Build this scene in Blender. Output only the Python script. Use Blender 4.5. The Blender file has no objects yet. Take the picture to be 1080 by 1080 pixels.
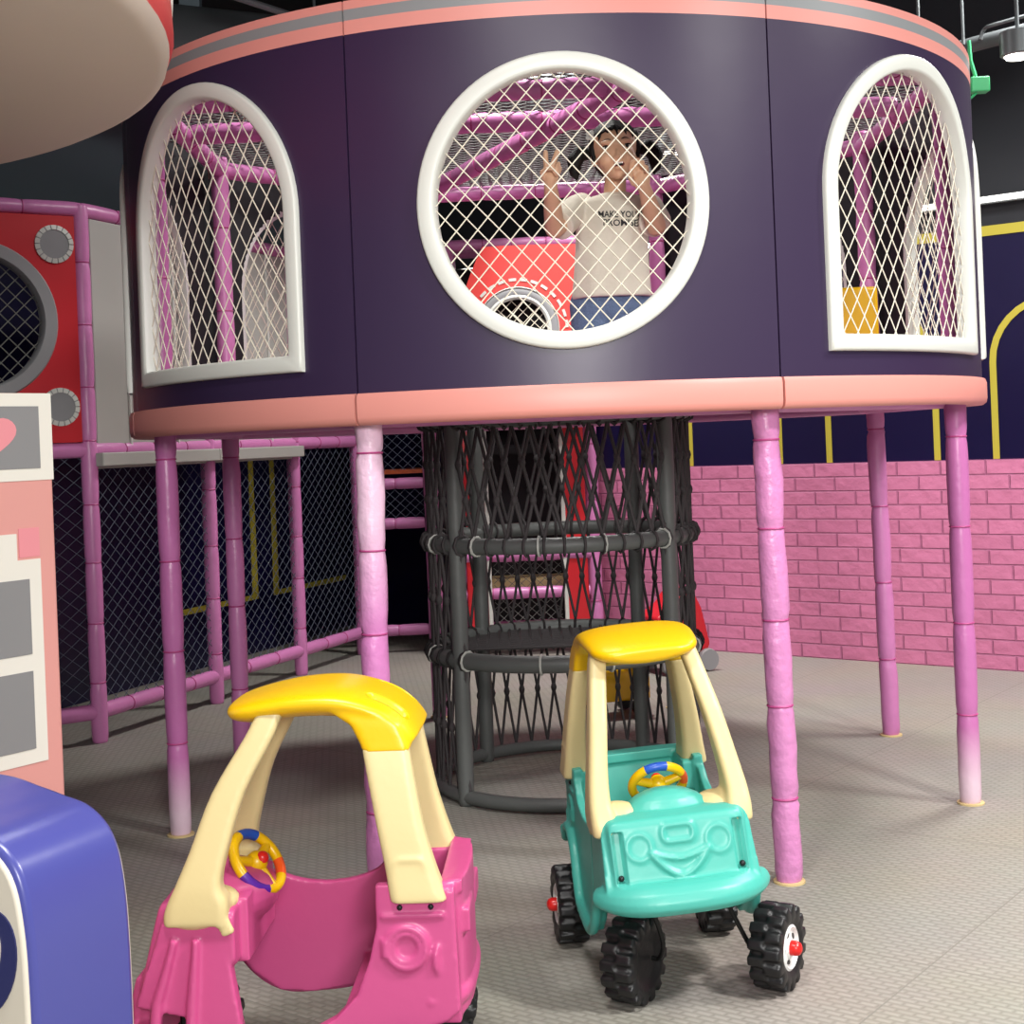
import bpy, bmesh, math, random
import numpy as np
from mathutils import Vector, Matrix
from mathutils.bvhtree import BVHTree
random.seed(7)
PI = math.pi
S = bpy.context.scene
COL = S.collection
ROLL = math.radians(2.3)
F = 1500.0
CAMZ = 1.25
V0 = 465.0

# ------------------------------------------------------------------ camera
cd = bpy.data.cameras.new('camera')
cd.lens = 50; cd.sensor_width = 36; cd.sensor_fit = 'HORIZONTAL'
cd.shift_y = -(540 - V0) / 1080
cd.clip_start = 0.05
cam = bpy.data.objects.new('camera', cd)
COL.objects.link(cam)
cam.matrix_world = Matrix.Translation((0, 0, CAMZ)) @ Matrix.Rotation(PI / 2, 4, 'X') @ Matrix.Rotation(-ROLL, 4, 'Z')
S.camera = cam

def P(u, v, Y):
    """world point seen at photo pixel (u, v) at distance Y"""
    a, b = u - 540, -(v - V0)
    c, s = math.cos(ROLL), math.sin(ROLL)
    x = a * c + b * s
    y = -a * s + b * c
    return Vector((x / F * Y, Y, CAMZ + y / F * Y))

# ------------------------------------------------------------------ materials
def lin(h):
    r = []
    for i in (0, 2, 4):
        c = int(h[i:i + 2], 16) / 255
        r.append(c / 12.92 if c <= .04045 else ((c + .055) / 1.055) ** 2.4)
    return (r[0], r[1], r[2], 1)

def mat(name, hexc, rough=.5, spec=.5, bump=0, bscale=30, var=0, metal=0, coat=0):
    m = bpy.data.materials.new(name)
    m.use_nodes = True
    nt = m.node_tree
    b = nt.nodes['Principled BSDF']
    col = lin(hexc)
    b.inputs['Base Color'].default_value = col
    b.inputs['Roughness'].default_value = rough
    b.inputs['Specular IOR Level'].default_value = spec
    b.inputs['Metallic'].default_value = metal
    b.inputs['Coat Weight'].default_value = coat
    b.inputs['Coat Roughness'].default_value = .2
    tc = nt.nodes.new('ShaderNodeTexCoord')
    n = nt.nodes.new('ShaderNodeTexNoise')
    n.inputs['Scale'].default_value = bscale
    n.inputs['Detail'].default_value = 3
    nt.links.new(tc.outputs['Object'], n.inputs['Vector'])
    if var:
        mx = nt.nodes.new('ShaderNodeMix'); mx.data_type = 'RGBA'
        mx.inputs[6].default_value = tuple(c * (1 - var) for c in col[:3]) + (1,)
        mx.inputs[7].default_value = tuple(min(1, c * (1 + var)) for c in col[:3]) + (1,)
        nt.links.new(n.outputs['Fac'], mx.inputs[0])
        nt.links.new(mx.outputs[2], b.inputs['Base Color'])
    if bump:
        bp = nt.nodes.new('ShaderNodeBump')
        bp.inputs['Strength'].default_value = bump
        bp.inputs['Distance'].default_value = .01
        nt.links.new(n.outputs['Fac'], bp.inputs['Height'])
        nt.links.new(bp.outputs['Normal'], b.inputs['Normal'])
    return m

def emit(name, hexc, strength):
    m = bpy.data.materials.new(name); m.use_nodes = True
    b = m.node_tree.nodes['Principled BSDF']
    b.inputs['Base Color'].default_value = lin(hexc)
    b.inputs['Emission Color'].default_value = lin(hexc)
    b.inputs['Emission Strength'].default_value = strength
    return m

def zramp(name, base, stops, lo, hi, const=True, rough=.5, bump=0, bscale=20, spec=.5):
    """colour bands along the object's own height (printed stripes, worn ends, painted glare)"""
    m = mat(name, base, rough, spec, bump, bscale)
    nt = m.node_tree; b = nt.nodes['Principled BSDF']
    tc = nt.nodes.new('ShaderNodeTexCoord'); sp = nt.nodes.new('ShaderNodeSeparateXYZ')
    mr = nt.nodes.new('ShaderNodeMapRange')
    mr.inputs[1].default_value = lo; mr.inputs[2].default_value = hi
    cr = nt.nodes.new('ShaderNodeValToRGB')
    cr.color_ramp.interpolation = 'CONSTANT' if const else 'LINEAR'
    e = cr.color_ramp.elements
    for i, (z, h) in enumerate(stops):
        pos = (z - lo) / (hi - lo)
        el = e[i] if i < 2 else e.new(pos)
        el.position = pos; el.color = lin(h)
    nt.links.new(tc.outputs['Object'], sp.inputs[0]); nt.links.new(sp.outputs['Z'], mr.inputs[0])
    nt.links.new(mr.outputs[0], cr.inputs[0]); nt.links.new(cr.outputs[0], b.inputs['Base Color'])
    return m

M = {}
M['purple'] = zramp('purple_vinyl', '30223f', [(2.2, '30223f'), (2.36, 'd88f86'), (2.398, '85888a'), (2.428, 'd88f86')], 2.2, 2.6, rough=.38, bump=.05, bscale=9)
M['lining'] = mat('dark_lining', '0f0c12', .8)  # playhouse inner walls: purple taken to near black, their shade put into the colour
M['salmon'] = mat('salmon_vinyl', 'd68d83', .42, bump=.06, bscale=10)
M['white_vinyl'] = mat('white_vinyl', 'd0d2cb', .38, bump=.05, bscale=14)
M['net_white'] = mat('white_cord', 'dcd6c4', .8)
M['net_grey'] = mat('grey_cord', '6d6e6a', .8)
M['net_dim'] = mat('thin_grey_cord', '565e6c', .8)
M['pipe'] = mat('pink_padding', 'c97bb1', .36, bump=.25, bscale=22, var=.05)
M['pipe_crumpled'] = mat('crumpled_pink_padding', 'cb82b5', .34, bump=.7, bscale=26, var=.06)
M['pipe_pale'] = zramp('faded_glare_pink_padding', 'dd8cc6', [(.75, 'd987c4'), (1.05, 'e7c2da')], .5, 1.3, False, .34, .6, 26)  # paler higher up: faded sleeve plus light glare put into the colour
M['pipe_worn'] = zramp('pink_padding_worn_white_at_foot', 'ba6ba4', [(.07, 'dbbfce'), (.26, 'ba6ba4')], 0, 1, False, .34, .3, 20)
M['tie'] = mat('magenta_tie', 'b0447f', .5)
M['deck_pink'] = mat('pink_deck_underside', 'b0608f', .6)
M['mat_floor'] = mat('deck_mat', '5b5560', .7)
M['rope'] = mat('charcoal_rope', '3f3b3c', .8, bump=.3, bscale=150)
M['grey_pipe'] = mat('grey_padded_pipe', '5a5d5b', .5, bump=.2, bscale=30)
M['lash'] = mat('pale_lashing', 'b9bbb4', .6)
M['navy'] = mat('navy_wall_paint', '0f0b32', .33, bump=.04, bscale=5, var=.1)
M['charcoal'] = mat('charcoal_wall_paint', '27292d', .35, bump=.03, bscale=4, var=.1)
M['tape'] = mat('yellow_line', 'b3a53a', .5)
M['red'] = mat('red_vinyl', 'c8202b', .38, bump=.08, bscale=10)
M['red_bright'] = mat('coral_red_vinyl', 'e24c48', .3, bump=.05, bscale=10)
M['grey_vinyl'] = mat('grey_vinyl', '8f9092', .5)
M['black'] = mat('black_rubber', '121214', .45, bump=.1, bscale=60)
M['black_metal'] = mat('black_steel', '1a1a1a', .4, metal=.5)
M['yellow'] = mat('yellow_plastic', 'e6b600', .33, bump=.03, bscale=60)
M['cream'] = mat('cream_plastic', 'd4c28e', .42, bump=.03, bscale=60)
M['teal'] = mat('turquoise_plastic', '47aa9c', .38, bump=.03, bscale=60)
M['pinkcar'] = mat('pink_plastic', 'bd4a7f', .36, bump=.03, bscale=60)
M['white_plastic'] = mat('white_plastic', 'e8e8e6', .35)
M['red_plastic'] = mat('red_plastic', 'd2201c', .3)
M['blue_plastic'] = mat('blue_plastic', '1c4fb0', .35)
M['violet_plastic'] = mat('violet_plastic', '552097', .35)
M['orange_plastic'] = mat('orange_plastic', 'ee5a1e', .35)
M['screw'] = mat('dark_screw', '2a2a2c', .35, metal=.6)
M['skin'] = mat('skin', 'dcb08e', .5, bump=.02, bscale=80)
M['hair'] = mat('black_hair', '120d0b', .6, .3, bump=.4, bscale=180)
M['shirt'] = mat('white_cotton', 'e3ddcb', .85, bump=.35, bscale=22)
M['jeans'] = mat('blue_denim', '64799a', .8, bump=.4, bscale=160, var=.12)
M['ink'] = mat('black_ink', '1b1b1e', .7)
M['eye_white'] = mat('eye_white', 'e6e2dc', .3)
M['lip'] = mat('lip', '8e3f3c', .5)
M['blue_vinyl'] = mat('blue_vinyl', '464990', .28, bump=.12, bscale=7)
M['beige_vinyl'] = mat('beige_vinyl', 'd3cbbb', .45)
M['navy_print'] = mat('dark_blue_print', '262a5c', .45)
M['green_print'] = mat('green_print', '7cb04a', .45)
M['cottage_pink'] = mat('salmon_pink_board', 'cf918a', .55, bump=.05, bscale=20)
M['cottage_white'] = mat('white_board_print', 'd9d6cc', .5)
M['cottage_grey'] = mat('grey_board_print', '7f7f80', .5)
M['heart'] = mat('pink_heart_print', 'd98890', .5)
M['canopy'] = mat('white_canopy_fabric', 'd2c3b6', .6, bump=.3, bscale=4)
M['ceiling'] = mat('dark_ceiling', '191b1e', .8, var=.2, bscale=2)
M['duct'] = mat('grey_duct', '4a4e50', .55, bump=.1, bscale=6)
M['steel'] = mat('grey_steel', '666b6d', .4, metal=.4)
M['green_metal'] = mat('green_enamel', '3fae70', .4)
M['wall_grey'] = mat('grey_upper_wall', '5d6b72', .7)
M['white_panel'] = mat('off_white_panel', 'a3a39d', .5, bump=.05, bscale=8)
M['orange_board'] = mat('orange_board', 'b5552a', .5)
M['beige_pad'] = mat('beige_pad', 'cdb682', .5)
M['lamp'] = emit('lamp_glow', 'fff6ec', 7)
M['strip'] = emit('reflection_strip_glow', 'fffaf4', 3.2)  # glow of the strip added in place of a wall reflection

# floor: ribbed foam mats
m = mat('ribbed_foam_mat', '8e8a82', .62, .35)
nt = m.node_tree; b = nt.nodes['Principled BSDF']
tc = nt.nodes.new('ShaderNodeTexCoord'); mp = nt.nodes.new('ShaderNodeMapping')
mp.inputs['Rotation'].default_value = (0, 0, math.radians(38)); mp.inputs['Location'].default_value = (.3, -.153, 0)
nt.links.new(tc.outputs['Object'], mp.inputs[0])
bk = nt.nodes.new('ShaderNodeTexBrick')
bk.inputs['Scale'].default_value = 1
bk.inputs['Brick Width'].default_value = .042; bk.inputs['Row Height'].default_value = .021
bk.inputs['Mortar Size'].default_value = .009; bk.inputs['Mortar Smooth'].default_value = 1.0
bk.inputs['Color1'].default_value = lin('a19d94'); bk.inputs['Color2'].default_value = lin('9b978e')
bk.inputs['Mortar'].default_value = lin('8c887f')
nt.links.new(mp.outputs[0], bk.inputs['Vector'])
n2 = nt.nodes.new('ShaderNodeTexNoise'); n2.inputs['Scale'].default_value = 1.7; n2.inputs['Detail'].default_value = 4
nt.links.new(tc.outputs['Object'], n2.inputs['Vector'])
mx = nt.nodes.new('ShaderNodeMix'); mx.data_type = 'RGBA'; mx.blend_type = 'MULTIPLY'; mx.inputs[0].default_value = .22
nt.links.new(bk.outputs['Color'], mx.inputs[6]); nt.links.new(n2.outputs['Color'], mx.inputs[7])
nt.links.new(mx.outputs[2], b.inputs['Base Color'])
bp = nt.nodes.new('ShaderNodeBump'); bp.inputs['Strength'].default_value = .35; bp.inputs['Distance'].default_value = .003; bp.invert = True
nt.links.new(bk.outputs['Fac'], bp.inputs['Height']); nt.links.new(bp.outputs['Normal'], b.inputs['Normal'])
sm_ = nt.nodes.new('ShaderNodeTexBrick'); sm_.inputs['Scale'].default_value = 1; sm_.offset = 0
sm_.inputs['Brick Width'].default_value = 1.0; sm_.inputs['Row Height'].default_value = 1.0; sm_.inputs['Mortar Size'].default_value = .0022; sm_.inputs['Mortar Smooth'].default_value = 0
nt.links.new(mp.outputs[0], sm_.inputs['Vector'])
m2 = nt.nodes.new('ShaderNodeMix'); m2.data_type = 'RGBA'; m2.inputs[7].default_value = lin('7d7971')
nt.links.new(sm_.outputs['Fac'], m2.inputs[0]); nt.links.new(mx.outputs[2], m2.inputs[6]); nt.links.new(m2.outputs[2], b.inputs['Base Color'])
M['floor'] = m
# foam bricks
m = mat('pink_foam_brick', 'd07c9f', .55)
nt = m.node_tree; b = nt.nodes['Principled BSDF']
tc = nt.nodes.new('ShaderNodeTexCoord'); sp = nt.nodes.new('ShaderNodeSeparateXYZ'); cb = nt.nodes.new('ShaderNodeCombineXYZ')
nt.links.new(tc.outputs['Object'], sp.inputs[0]); nt.links.new(sp.outputs['X'], cb.inputs['X']); nt.links.new(sp.outputs['Z'], cb.inputs['Y'])
bk = nt.nodes.new('ShaderNodeTexBrick'); bk.inputs['Scale'].default_value = 1
bk.inputs['Brick Width'].default_value = .235; bk.inputs['Row Height'].default_value = .0757
bk.inputs['Mortar Size'].default_value = .0055; bk.inputs['Mortar Smooth'].default_value = .6
bk.inputs['Color1'].default_value = lin('c87599'); bk.inputs['Color2'].default_value = lin('c06f92'); bk.inputs['Mortar'].default_value = lin('ab6084')
nt.links.new(cb.outputs[0], bk.inputs['Vector']); nt.links.new(bk.outputs['Color'], b.inputs['Base Color'])
nz = nt.nodes.new('ShaderNodeTexNoise'); nz.inputs['Scale'].default_value = 14; nz.inputs['Detail'].default_value = 5
nt.links.new(tc.outputs['Object'], nz.inputs['Vector'])
ad = nt.nodes.new('ShaderNodeMath'); ad.operation = 'MULTIPLY_ADD'; ad.inputs[1].default_value = -1.0
nt.links.new(bk.outputs['Fac'], ad.inputs[0]); nt.links.new(nz.outputs['Fac'], ad.inputs[2])
bp = nt.nodes.new('ShaderNodeBump'); bp.inputs['Strength'].default_value = .9; bp.inputs['Distance'].default_value = .012
nt.links.new(ad.outputs[0], bp.inputs['Height']); nt.links.new(bp.outputs['Normal'], b.inputs['Normal'])
M['brick'] = m

# ------------------------------------------------------------------ geometry helpers
def tag(o, label=None, cat=None, group=None, kind=None):
    if label: o['label'] = label
    if cat: o['category'] = cat
    if group: o['group'] = group
    if kind: o['kind'] = kind
    return o

def empty(name, loc=(0, 0, 0), rz=0):
    o = bpy.data.objects.new(name, None)
    o.empty_display_size = .1
    COL.objects.link(o); o.location = loc; o.rotation_euler = (0, 0, rz)
    return o

class G:
    """collects shapes for one mesh"""
    def __init__(s):
        s.v = []; s.f = []; s.mi = []
    def add(s, v, f, mi=0):
        o = len(s.v)
        s.v += [tuple(p) for p in v]
        s.f += [tuple(i + o for i in q) for q in f]
        s.mi += [mi] * len(f)
        return s
    def box(s, c, h, R=None, mi=0):
        c = Vector(c); v = []
        for x in (-1, 1):
            for y in (-1, 1):
                for z in (-1, 1):
                    p = Vector((x * h[0], y * h[1], z * h[2]))
                    if R: p = R @ p
                    v.append(c + p)
        return s.add(v, [(0, 1, 3, 2), (4, 6, 7, 5), (0, 4, 5, 1), (2, 3, 7, 6), (0, 2, 6, 4), (1, 5, 7, 3)], mi)
    def rings(s, rs, closed_loop=False, caps=True, mi=0):
        n = len(rs[0]); v = [p for r in rs for p in r]; f = []
        k = len(rs)
        for i in range(k if closed_loop else k - 1):
            a, b_ = i * n, ((i + 1) % k) * n
            for j in range(n):
                f.append((a + j, a + (j + 1) % n, b_ + (j + 1) % n, b_ + j))
        if caps and not closed_loop:
            f.append(tuple(range(n - 1, -1, -1))); f.append(tuple((k - 1) * n + j for j in range(n)))
        return s.add(v, f, mi)
    def tube(s, pts, r, n=8, closed=False, caps=True, mi=0, flat=1.0, up=None):
        pts = [Vector(p) for p in pts]; k = len(pts)
        rr = r if isinstance(r, (list, tuple)) else [r] * k
        rs = []; ref = None
        for i, p in enumerate(pts):
            if closed: t = pts[(i + 1) % k] - pts[i - 1]
            else: t = pts[min(i + 1, k - 1)] - pts[max(i - 1, 0)]
            if t.length < 1e-9: t = Vector((0, 0, 1))
            t.normalize()
            if up is not None: ref = Vector(up)
            elif ref is None: ref = Vector((0, 0, 1)) if abs(t.z) < .9 else Vector((1, 0, 0))
            a = t.cross(ref)
            if a.length < 1e-6: a = t.orthogonal()
            a.normalize(); c = a.cross(t).normalized(); ref = c
            rs.append([p + (a * math.cos(2 * PI * j / n) + c * math.sin(2 * PI * j / n) * flat) * rr[i] for j in range(n)])
        return s.rings(rs, closed, caps, mi)
    def lathe(s, prof, c=(0, 0, 0), n=32, axis=None, mi=0, a0=0, a1=2 * PI):
        """prof: (radius, height) list about axis"""
        c = Vector(c); ax = Vector(axis or (0, 0, 1)).normalized()
        a = ax.orthogonal().normalized(); b_ = ax.cross(a)
        if axis is None: a, b_ = Vector((1, 0, 0)), Vector((0, 1, 0))
        rs = [[c + ax * h + (a * math.cos(2 * PI * j / n) + b_ * math.sin(2 * PI * j / n)) * max(r, 1e-5) for j in range(n)] for r, h in prof]
        return s.rings(rs, False, True, mi)
    def ball(s, c, r, n=14, mi=0, R=None):
        rad = r if isinstance(r, (tuple, list)) else (r, r, r)
        c = Vector(c); rs = []
        for i in range(n // 2 + 1):
            th = PI * i / (n // 2); st = max(math.sin(th), .002)
            ring = []
            for j in range(n):
                p = Vector((rad[0] * st * math.cos(2 * PI * j / n), rad[1] * st * math.sin(2 * PI * j / n), -rad[2] * math.cos(th)))
                if R: p = R @ p
                ring.append(c + p)
            rs.append(ring)
        return s.rings(rs, False, True, mi)
    def limb(s, pts, rad, n=12):
        """round-jointed tapering chain"""
        for p, r in zip(pts, rad): s.ball(p, r, n)
        for i in range(len(pts) - 1): s.tube([pts[i], pts[i + 1]], [rad[i], rad[i + 1]], n)
        return s
    def prism(s, outline, fn, t0, t1, mi=0):
        """outline of 2-D points; fn(a, b, t) -> 3-D point"""
        n = len(outline)
        v = [fn(a, b_, t0) for a, b_ in outline] + [fn(a, b_, t1) for a, b_ in outline]
        f = [tuple(range(n - 1, -1, -1)), tuple(range(n, 2 * n))] + [(i, (i + 1) % n, n + (i + 1) % n, n + i) for i in range(n)]
        return s.add(v, f, mi)
    def segs(s, sg, r, n=4, mi=0):
        for p, q in sg:
            p = Vector(p); q = Vector(q); t = q - p
            if t.length < 1e-6: continue
            t.normalize(); a = t.orthogonal().normalized(); b_ = t.cross(a)
            s.rings([[o + (a * math.cos(2 * PI * j / n) + b_ * math.sin(2 * PI * j / n)) * r for j in range(n)] for o in (p, q)], False, False, mi)
        return s
    def build(s, name, m, parent=None, smooth=True, sharp=40, bevel=0, subd=0, fix=True):
        me = bpy.data.meshes.new(name)
        me.from_pydata(s.v, [], s.f)
        ms = m if isinstance(m, (list, tuple)) else [m]
        for x in ms: me.materials.append(M[x] if isinstance(x, str) else x)
        if len(ms) > 1: me.polygons.foreach_set('material_index', s.mi)
        if fix:
            bm = bmesh.new(); bm.from_mesh(me)
            bmesh.ops.recalc_face_normals(bm, faces=bm.faces); bm.to_mesh(me); bm.free()
        o = bpy.data.objects.new(name, me); COL.objects.link(o)
        if parent: o.parent = parent
        if smooth:
            me.polygons.foreach_set('use_smooth', [True] * len(me.polygons))
            if sharp: me.set_sharp_from_angle(angle=math.radians(sharp))
        if bevel:
            bv = o.modifiers.new('bevel', 'BEVEL'); bv.width = bevel; bv.segments = 3; bv.limit_method = 'ANGLE'
            bv.angle_limit = math.radians(35)
        if subd:
            sd = o.modifiers.new('subdivision', 'SUBSURF'); sd.levels = subd; sd.render_levels = subd
        me.update()
        return o
    def fused(s, name, m, parent=None, voxel=.004, iters=6, deform=None, fac=.5):
        """one seamless skin around all collected shapes"""
        me = bpy.data.meshes.new('raw'); me.from_pydata(s.v, [], s.f)
        bm = bmesh.new(); bm.from_mesh(me); bmesh.ops.recalc_face_normals(bm, faces=bm.faces); bm.to_mesh(me); bm.free()
        t = bpy.data.objects.new('raw', me); COL.objects.link(t)
        rm = t.modifiers.new('r', 'REMESH'); rm.mode = 'VOXEL'; rm.voxel_size = voxel
        sm = t.modifiers.new('s', 'SMOOTH'); sm.iterations = iters; sm.factor = fac
        dg = bpy.context.evaluated_depsgraph_get()
        out = bpy.data.meshes.new_from_object(t.evaluated_get(dg)); out.name = name
        bpy.data.objects.remove(t); bpy.data.meshes.remove(me)
        if deform:
            n = len(out.vertices); co = np.empty(n * 3); out.vertices.foreach_get('co', co); co = co.reshape(-1, 3)
            deform(co); out.vertices.foreach_set('co', co.ravel()); out.update()
        out.materials.clear()
        out.materials.append(M[m] if isinstance(m, str) else m)
        out.polygons.foreach_set('use_smooth', [True] * len(out.polygons))
        o = bpy.data.objects.new(name, out); COL.objects.link(o)
        if parent: o.parent = parent
        return o

def rrect(a, b_, r, n=5):
    """rounded rectangle half sizes a, b_"""
    r = min(r, a * .98, b_ * .98); pts = []
    for cx, cy, s0 in ((a - r, b_ - r, 0), (-a + r, b_ - r, PI / 2), (-a + r, -b_ + r, PI), (a - r, -b_ + r, 1.5 * PI)):
        for i in range(n):
            t = s0 + PI / 2 * i / (n - 1); pts.append((cx + r * math.cos(t), cy + r * math.sin(t)))
    return pts

def smooth_path(pts, k=6):
    """Catmull-Rom through points"""
    pts = [Vector(p) for p in pts]; out = []
    for i in range(len(pts) - 1):
        p0 = pts[max(i - 1, 0)]; p1 = pts[i]; p2 = pts[i + 1]; p3 = pts[min(i + 2, len(pts) - 1)]
        for j in range(k):
            t = j / k
            out.append(.5 * ((2 * p1) + (p2 - p0) * t + (2 * p0 - 5 * p1 + 4 * p2 - p3) * t * t + (3 * p1 - p0 - 3 * p2 + p3) * t ** 3))
    out.append(pts[-1]); return out

def padded(name, p0, p1, r, m, parent, tie_mat='tie', step=.27, ties=True, crumple=0, n=18, seed=0, tie_named='tie_band'):
    """padded pipe: bulging foam sleeve between ties; the ties are its sub-parts"""
    p0 = Vector(p0); p1 = Vector(p1); L = (p1 - p0).length; ax = (p1 - p0).normalized()
    rnd = random.Random(seed)
    k = max(2, round(L / step)); cuts = [i / k * L + (rnd.uniform(-.02, .02) if 0 < i < k else 0) for i in range(k + 1)]
    a = ax.orthogonal().normalized(); b_ = ax.cross(a)
    rs = []
    for i in range(k):
        l0, l1 = cuts[i], cuts[i + 1]
        for q in ((0, .88), (.04, .95), (.12, 1.0), (.3, 1.02), (.55, 1.03), (.8, 1.02), (.92, .98), (.97, .93)):
            h = l0 + (l1 - l0) * q[0]
            off = (a * rnd.uniform(-1, 1) + b_ * rnd.uniform(-1, 1)) * crumple * r
            rs.append([p0 + ax * h + off + (a * math.cos(2 * PI * j / n) + b_ * math.sin(2 * PI * j / n)) * r * (q[1] + rnd.uniform(-crumple, crumple) * .6) for j in range(n)])
    rs.append([p1 + (a * math.cos(2 * PI * j / n) + b_ * math.sin(2 * PI * j / n)) * r * .9 for j in range(n)])
    o = G().rings(rs).build(name, m, parent, sharp=0)
    if ties:
        for i in range(1, k):
            g = G(); c = p0 + ax * cuts[i]
            g.tube([c + (a * math.cos(2 * PI * j / 20) + b_ * math.sin(2 * PI * j / 20)) * r * .92 for j in range(20)], r * .085, 6, closed=True)
            g.build('tie_band', tie_mat, o)
    return o

# ------------------------------------------------------------------ the room
fl = G(); fl.box((0, 4.5, -.05), (7, 7.5, .05)); fo = fl.build('floor', 'floor', smooth=False); tag(fo, kind='structure')
ce = G(); ce.box((0, 5.5, 3.65), (7, 6.5, .05)); tag(ce.build('ceiling', 'ceiling', smooth=False), kind='structure')
WR0 = Vector((1.10, 8.20, 0)); WRD = Vector((.788, -.615, 0)).normalized(); WRN = Vector((-.615, -.788, 0)).normalized()
def wall(name, o, d, s0, s1, z0, z1, m, th=.1, out=1):
    """local X runs along the wall; the room face is local y = 0"""
    e = bpy.data.objects
    ob = G().box(((s0 + s1) / 2, out * th / 2, (z0 + z1) / 2), ((s1 - s0) / 2, th / 2, (z1 - z0) / 2)).build(name, m, smooth=False)
    ob.location = o; ob.rotation_euler = (0, 0, math.atan2(d.y, d.x)); tag(ob, kind='structure'); return ob
wall('wall_right', WR0, WRD, -2.95, 6.2, 0, 2.21, 'navy')
wall('trim_right', WR0, WRD, -2.95, 6.2, 2.21, 3.6, 'charcoal')
bw = wall('baseboard_right', WR0 + WRN * .03, WRD, -1.75, 6.2, 0, 1.06, 'brick', th=.03)
WL0 = Vector((-2.55, 6.50, 0)); WLD = Vector((.365, .931, 0)).normalized()
wall('wall_left', WL0, WLD, -6.2, 3.75, 0, 2.48, 'navy', out=1)
wall('trim_left', WL0, WLD, -6.2, 3.75, 2.48, 3.6, 'wall_grey', th=.12, out=1)

def tape(pts, o, d, n, w=.03, name='trim_1'):
    """flat yellow line on a wall; pts are (along, height)"""
    z = Vector((0, 0, 1))
    rs = []
    for i, (s_, h) in enumerate(pts):
        p = Vector((s_, h)); a_ = Vector(pts[max(i - 1, 0)]); c_ = Vector(pts[min(i + 1, len(pts) - 1)])
        t = (c_ - a_).normalized(); nn = Vector((-t.y, t.x))
        k = 1.0
        if 0 < i < len(pts) - 1:
            t1 = (p - a_).normalized(); k = 1 / max(.5, t1.dot(t))
        q0, q1 = p + nn * w / 2 * k, p - nn * w / 2 * k
        rs.append([o + d * q0.x + z * q0.y + n * e for e in (0, .004)] + [o + d * q1.x + z * q1.y + n * e for e in (.004, 0)])
    ob = G().rings(rs).build(name, 'tape', smooth=False); tag(ob, kind='structure'); return ob
k_ = 0
for s0, s1 in ((-.084, .489), (.785, 1.388), (1.693, 2.296), (2.59, 3.19)):
    k_ += 1; c = (s0 + s1) / 2; r = (s1 - s0) / 2
    tape([(s0, 1.062), (s0, 1.55)] + [(c - r * math.cos(PI * i / 16), 1.55 + r * math.sin(PI * i / 16)) for i in range(1, 16)] + [(s1, 1.55), (s1, 1.062)], WR0, WRD, WRN, .033, f'trim_{k_}')
tape([(-2.8, 2.21), (6, 2.21)], WR0, WRD, WRN, .05, 'trim_5')
WLN = Vector((.931, -.365, 0)).normalized()
tape([(1.6, .345), (2.513, .345), (2.513, 2.3)], WL0, WLD, WLN, .035, 'trim_6')
tape([(3.7, .345), (2.763, .345), (2.763, 2.3)], WL0, WLD, WLN, .035, 'trim_7')

# glowing strip added for a reflected streak on the right wall, downlights, ducts, hanging box
def ceiling_lamp(p, label, r=.09):
    e = empty('ceiling_lamp', p); tag(e, label, 'lamp', 'round ceiling downlights')
    G().lathe([(r * 1.25, .09), (r * 1.25, .0), (r * 1.02, -.005), (r * 1.0, .02)], (0, 0, 0), 24).build('housing', 'steel', e)
    G().lathe([(r * .98, .0), (r * .9, -.012), (.001, -.016)], (0, 0, 0), 24).build('diffuser', 'lamp', e)
    G().tube([(0, 0, .09), (0, 0, 3.62 - p[2])], .008, 6).build('drop_rod', 'steel', e)
    return e
lp = P(1074, 58, 5.6); ceiling_lamp(lp, 'round white ceiling lamp glowing at the right edge above the navy wall', .055)
lp2 = P(711, 159, 7.6); ceiling_lamp(lp2, 'round white ceiling lamp glowing behind the child through the big round window', .07)
st = empty('reflection_strip', WR0 + WRN * .05 + Vector((0, 0, 2.36))); st.rotation_euler = (0, 0, math.atan2(WRD.y, WRD.x))
tag(st, 'long glowing strip imitating a light reflection on the navy wall above the yellow line', 'lamp')
G().box((1.2, .03, 0), (3.2, .02, .02)).build('channel', 'steel', st, smooth=False)
G().tube([(-1.98, -.003, 0), (4.38, -.003, 0)], .014, 10).build('tube', 'strip', st)

du = empty('air_duct', (-2.6, 7.6, 3.2)); tag(du, 'wide dark grey air duct under the ceiling behind the mushroom canopy', 'duct')
G().tube([(-.6, -1.6, -.05), (2.9, .4, .0)], .26, 24).build('casing', 'duct', du)
for t in (.15, .4, .65, .9):
    c = Vector((-.6, -1.6, -.05)).lerp(Vector((2.9, .4, 0)), t)
    G().tube([c, c + Vector((.05, .028, .0008))], .272, 24).build('joint_ring', 'steel', du)
    G().tube([c + Vector((0, 0, .26)), c + Vector((0, 0, .39))], .008, 6).build('drop_rod', 'steel', du)
br = G(); br.tube([P(215, -14, 6.2), P(322, 21, 6.6)], .016, 8)
tag(br.build('ceiling_strut', 'steel'), 'thin pale steel strut crossing in front of the grey air duct', 'strut')
vs = G(); vs.box(P(201, 6, 7.0) + Vector((0, 0, .1)), (.05, .03, .35)); tag(vs.build('ceiling_hanger', 'wall_grey', smooth=False), 'flat grey hanger hanging from the ceiling beside the canopy rim', 'hanger')
cp = empty('conduit', P(1012, 50, 5.9)); o_ = P(1012, 50, 5.9); tag(cp, 'grey ceiling pipe running behind the top right of the playhouse', 'pipe')
G().tube([P(985, 58, 6.1) - o_, P(1045, 42, 5.9) - o_, P(1130, 20, 5.7) - o_], .032, 12).build('pipe_run', 'duct', cp)
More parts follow.
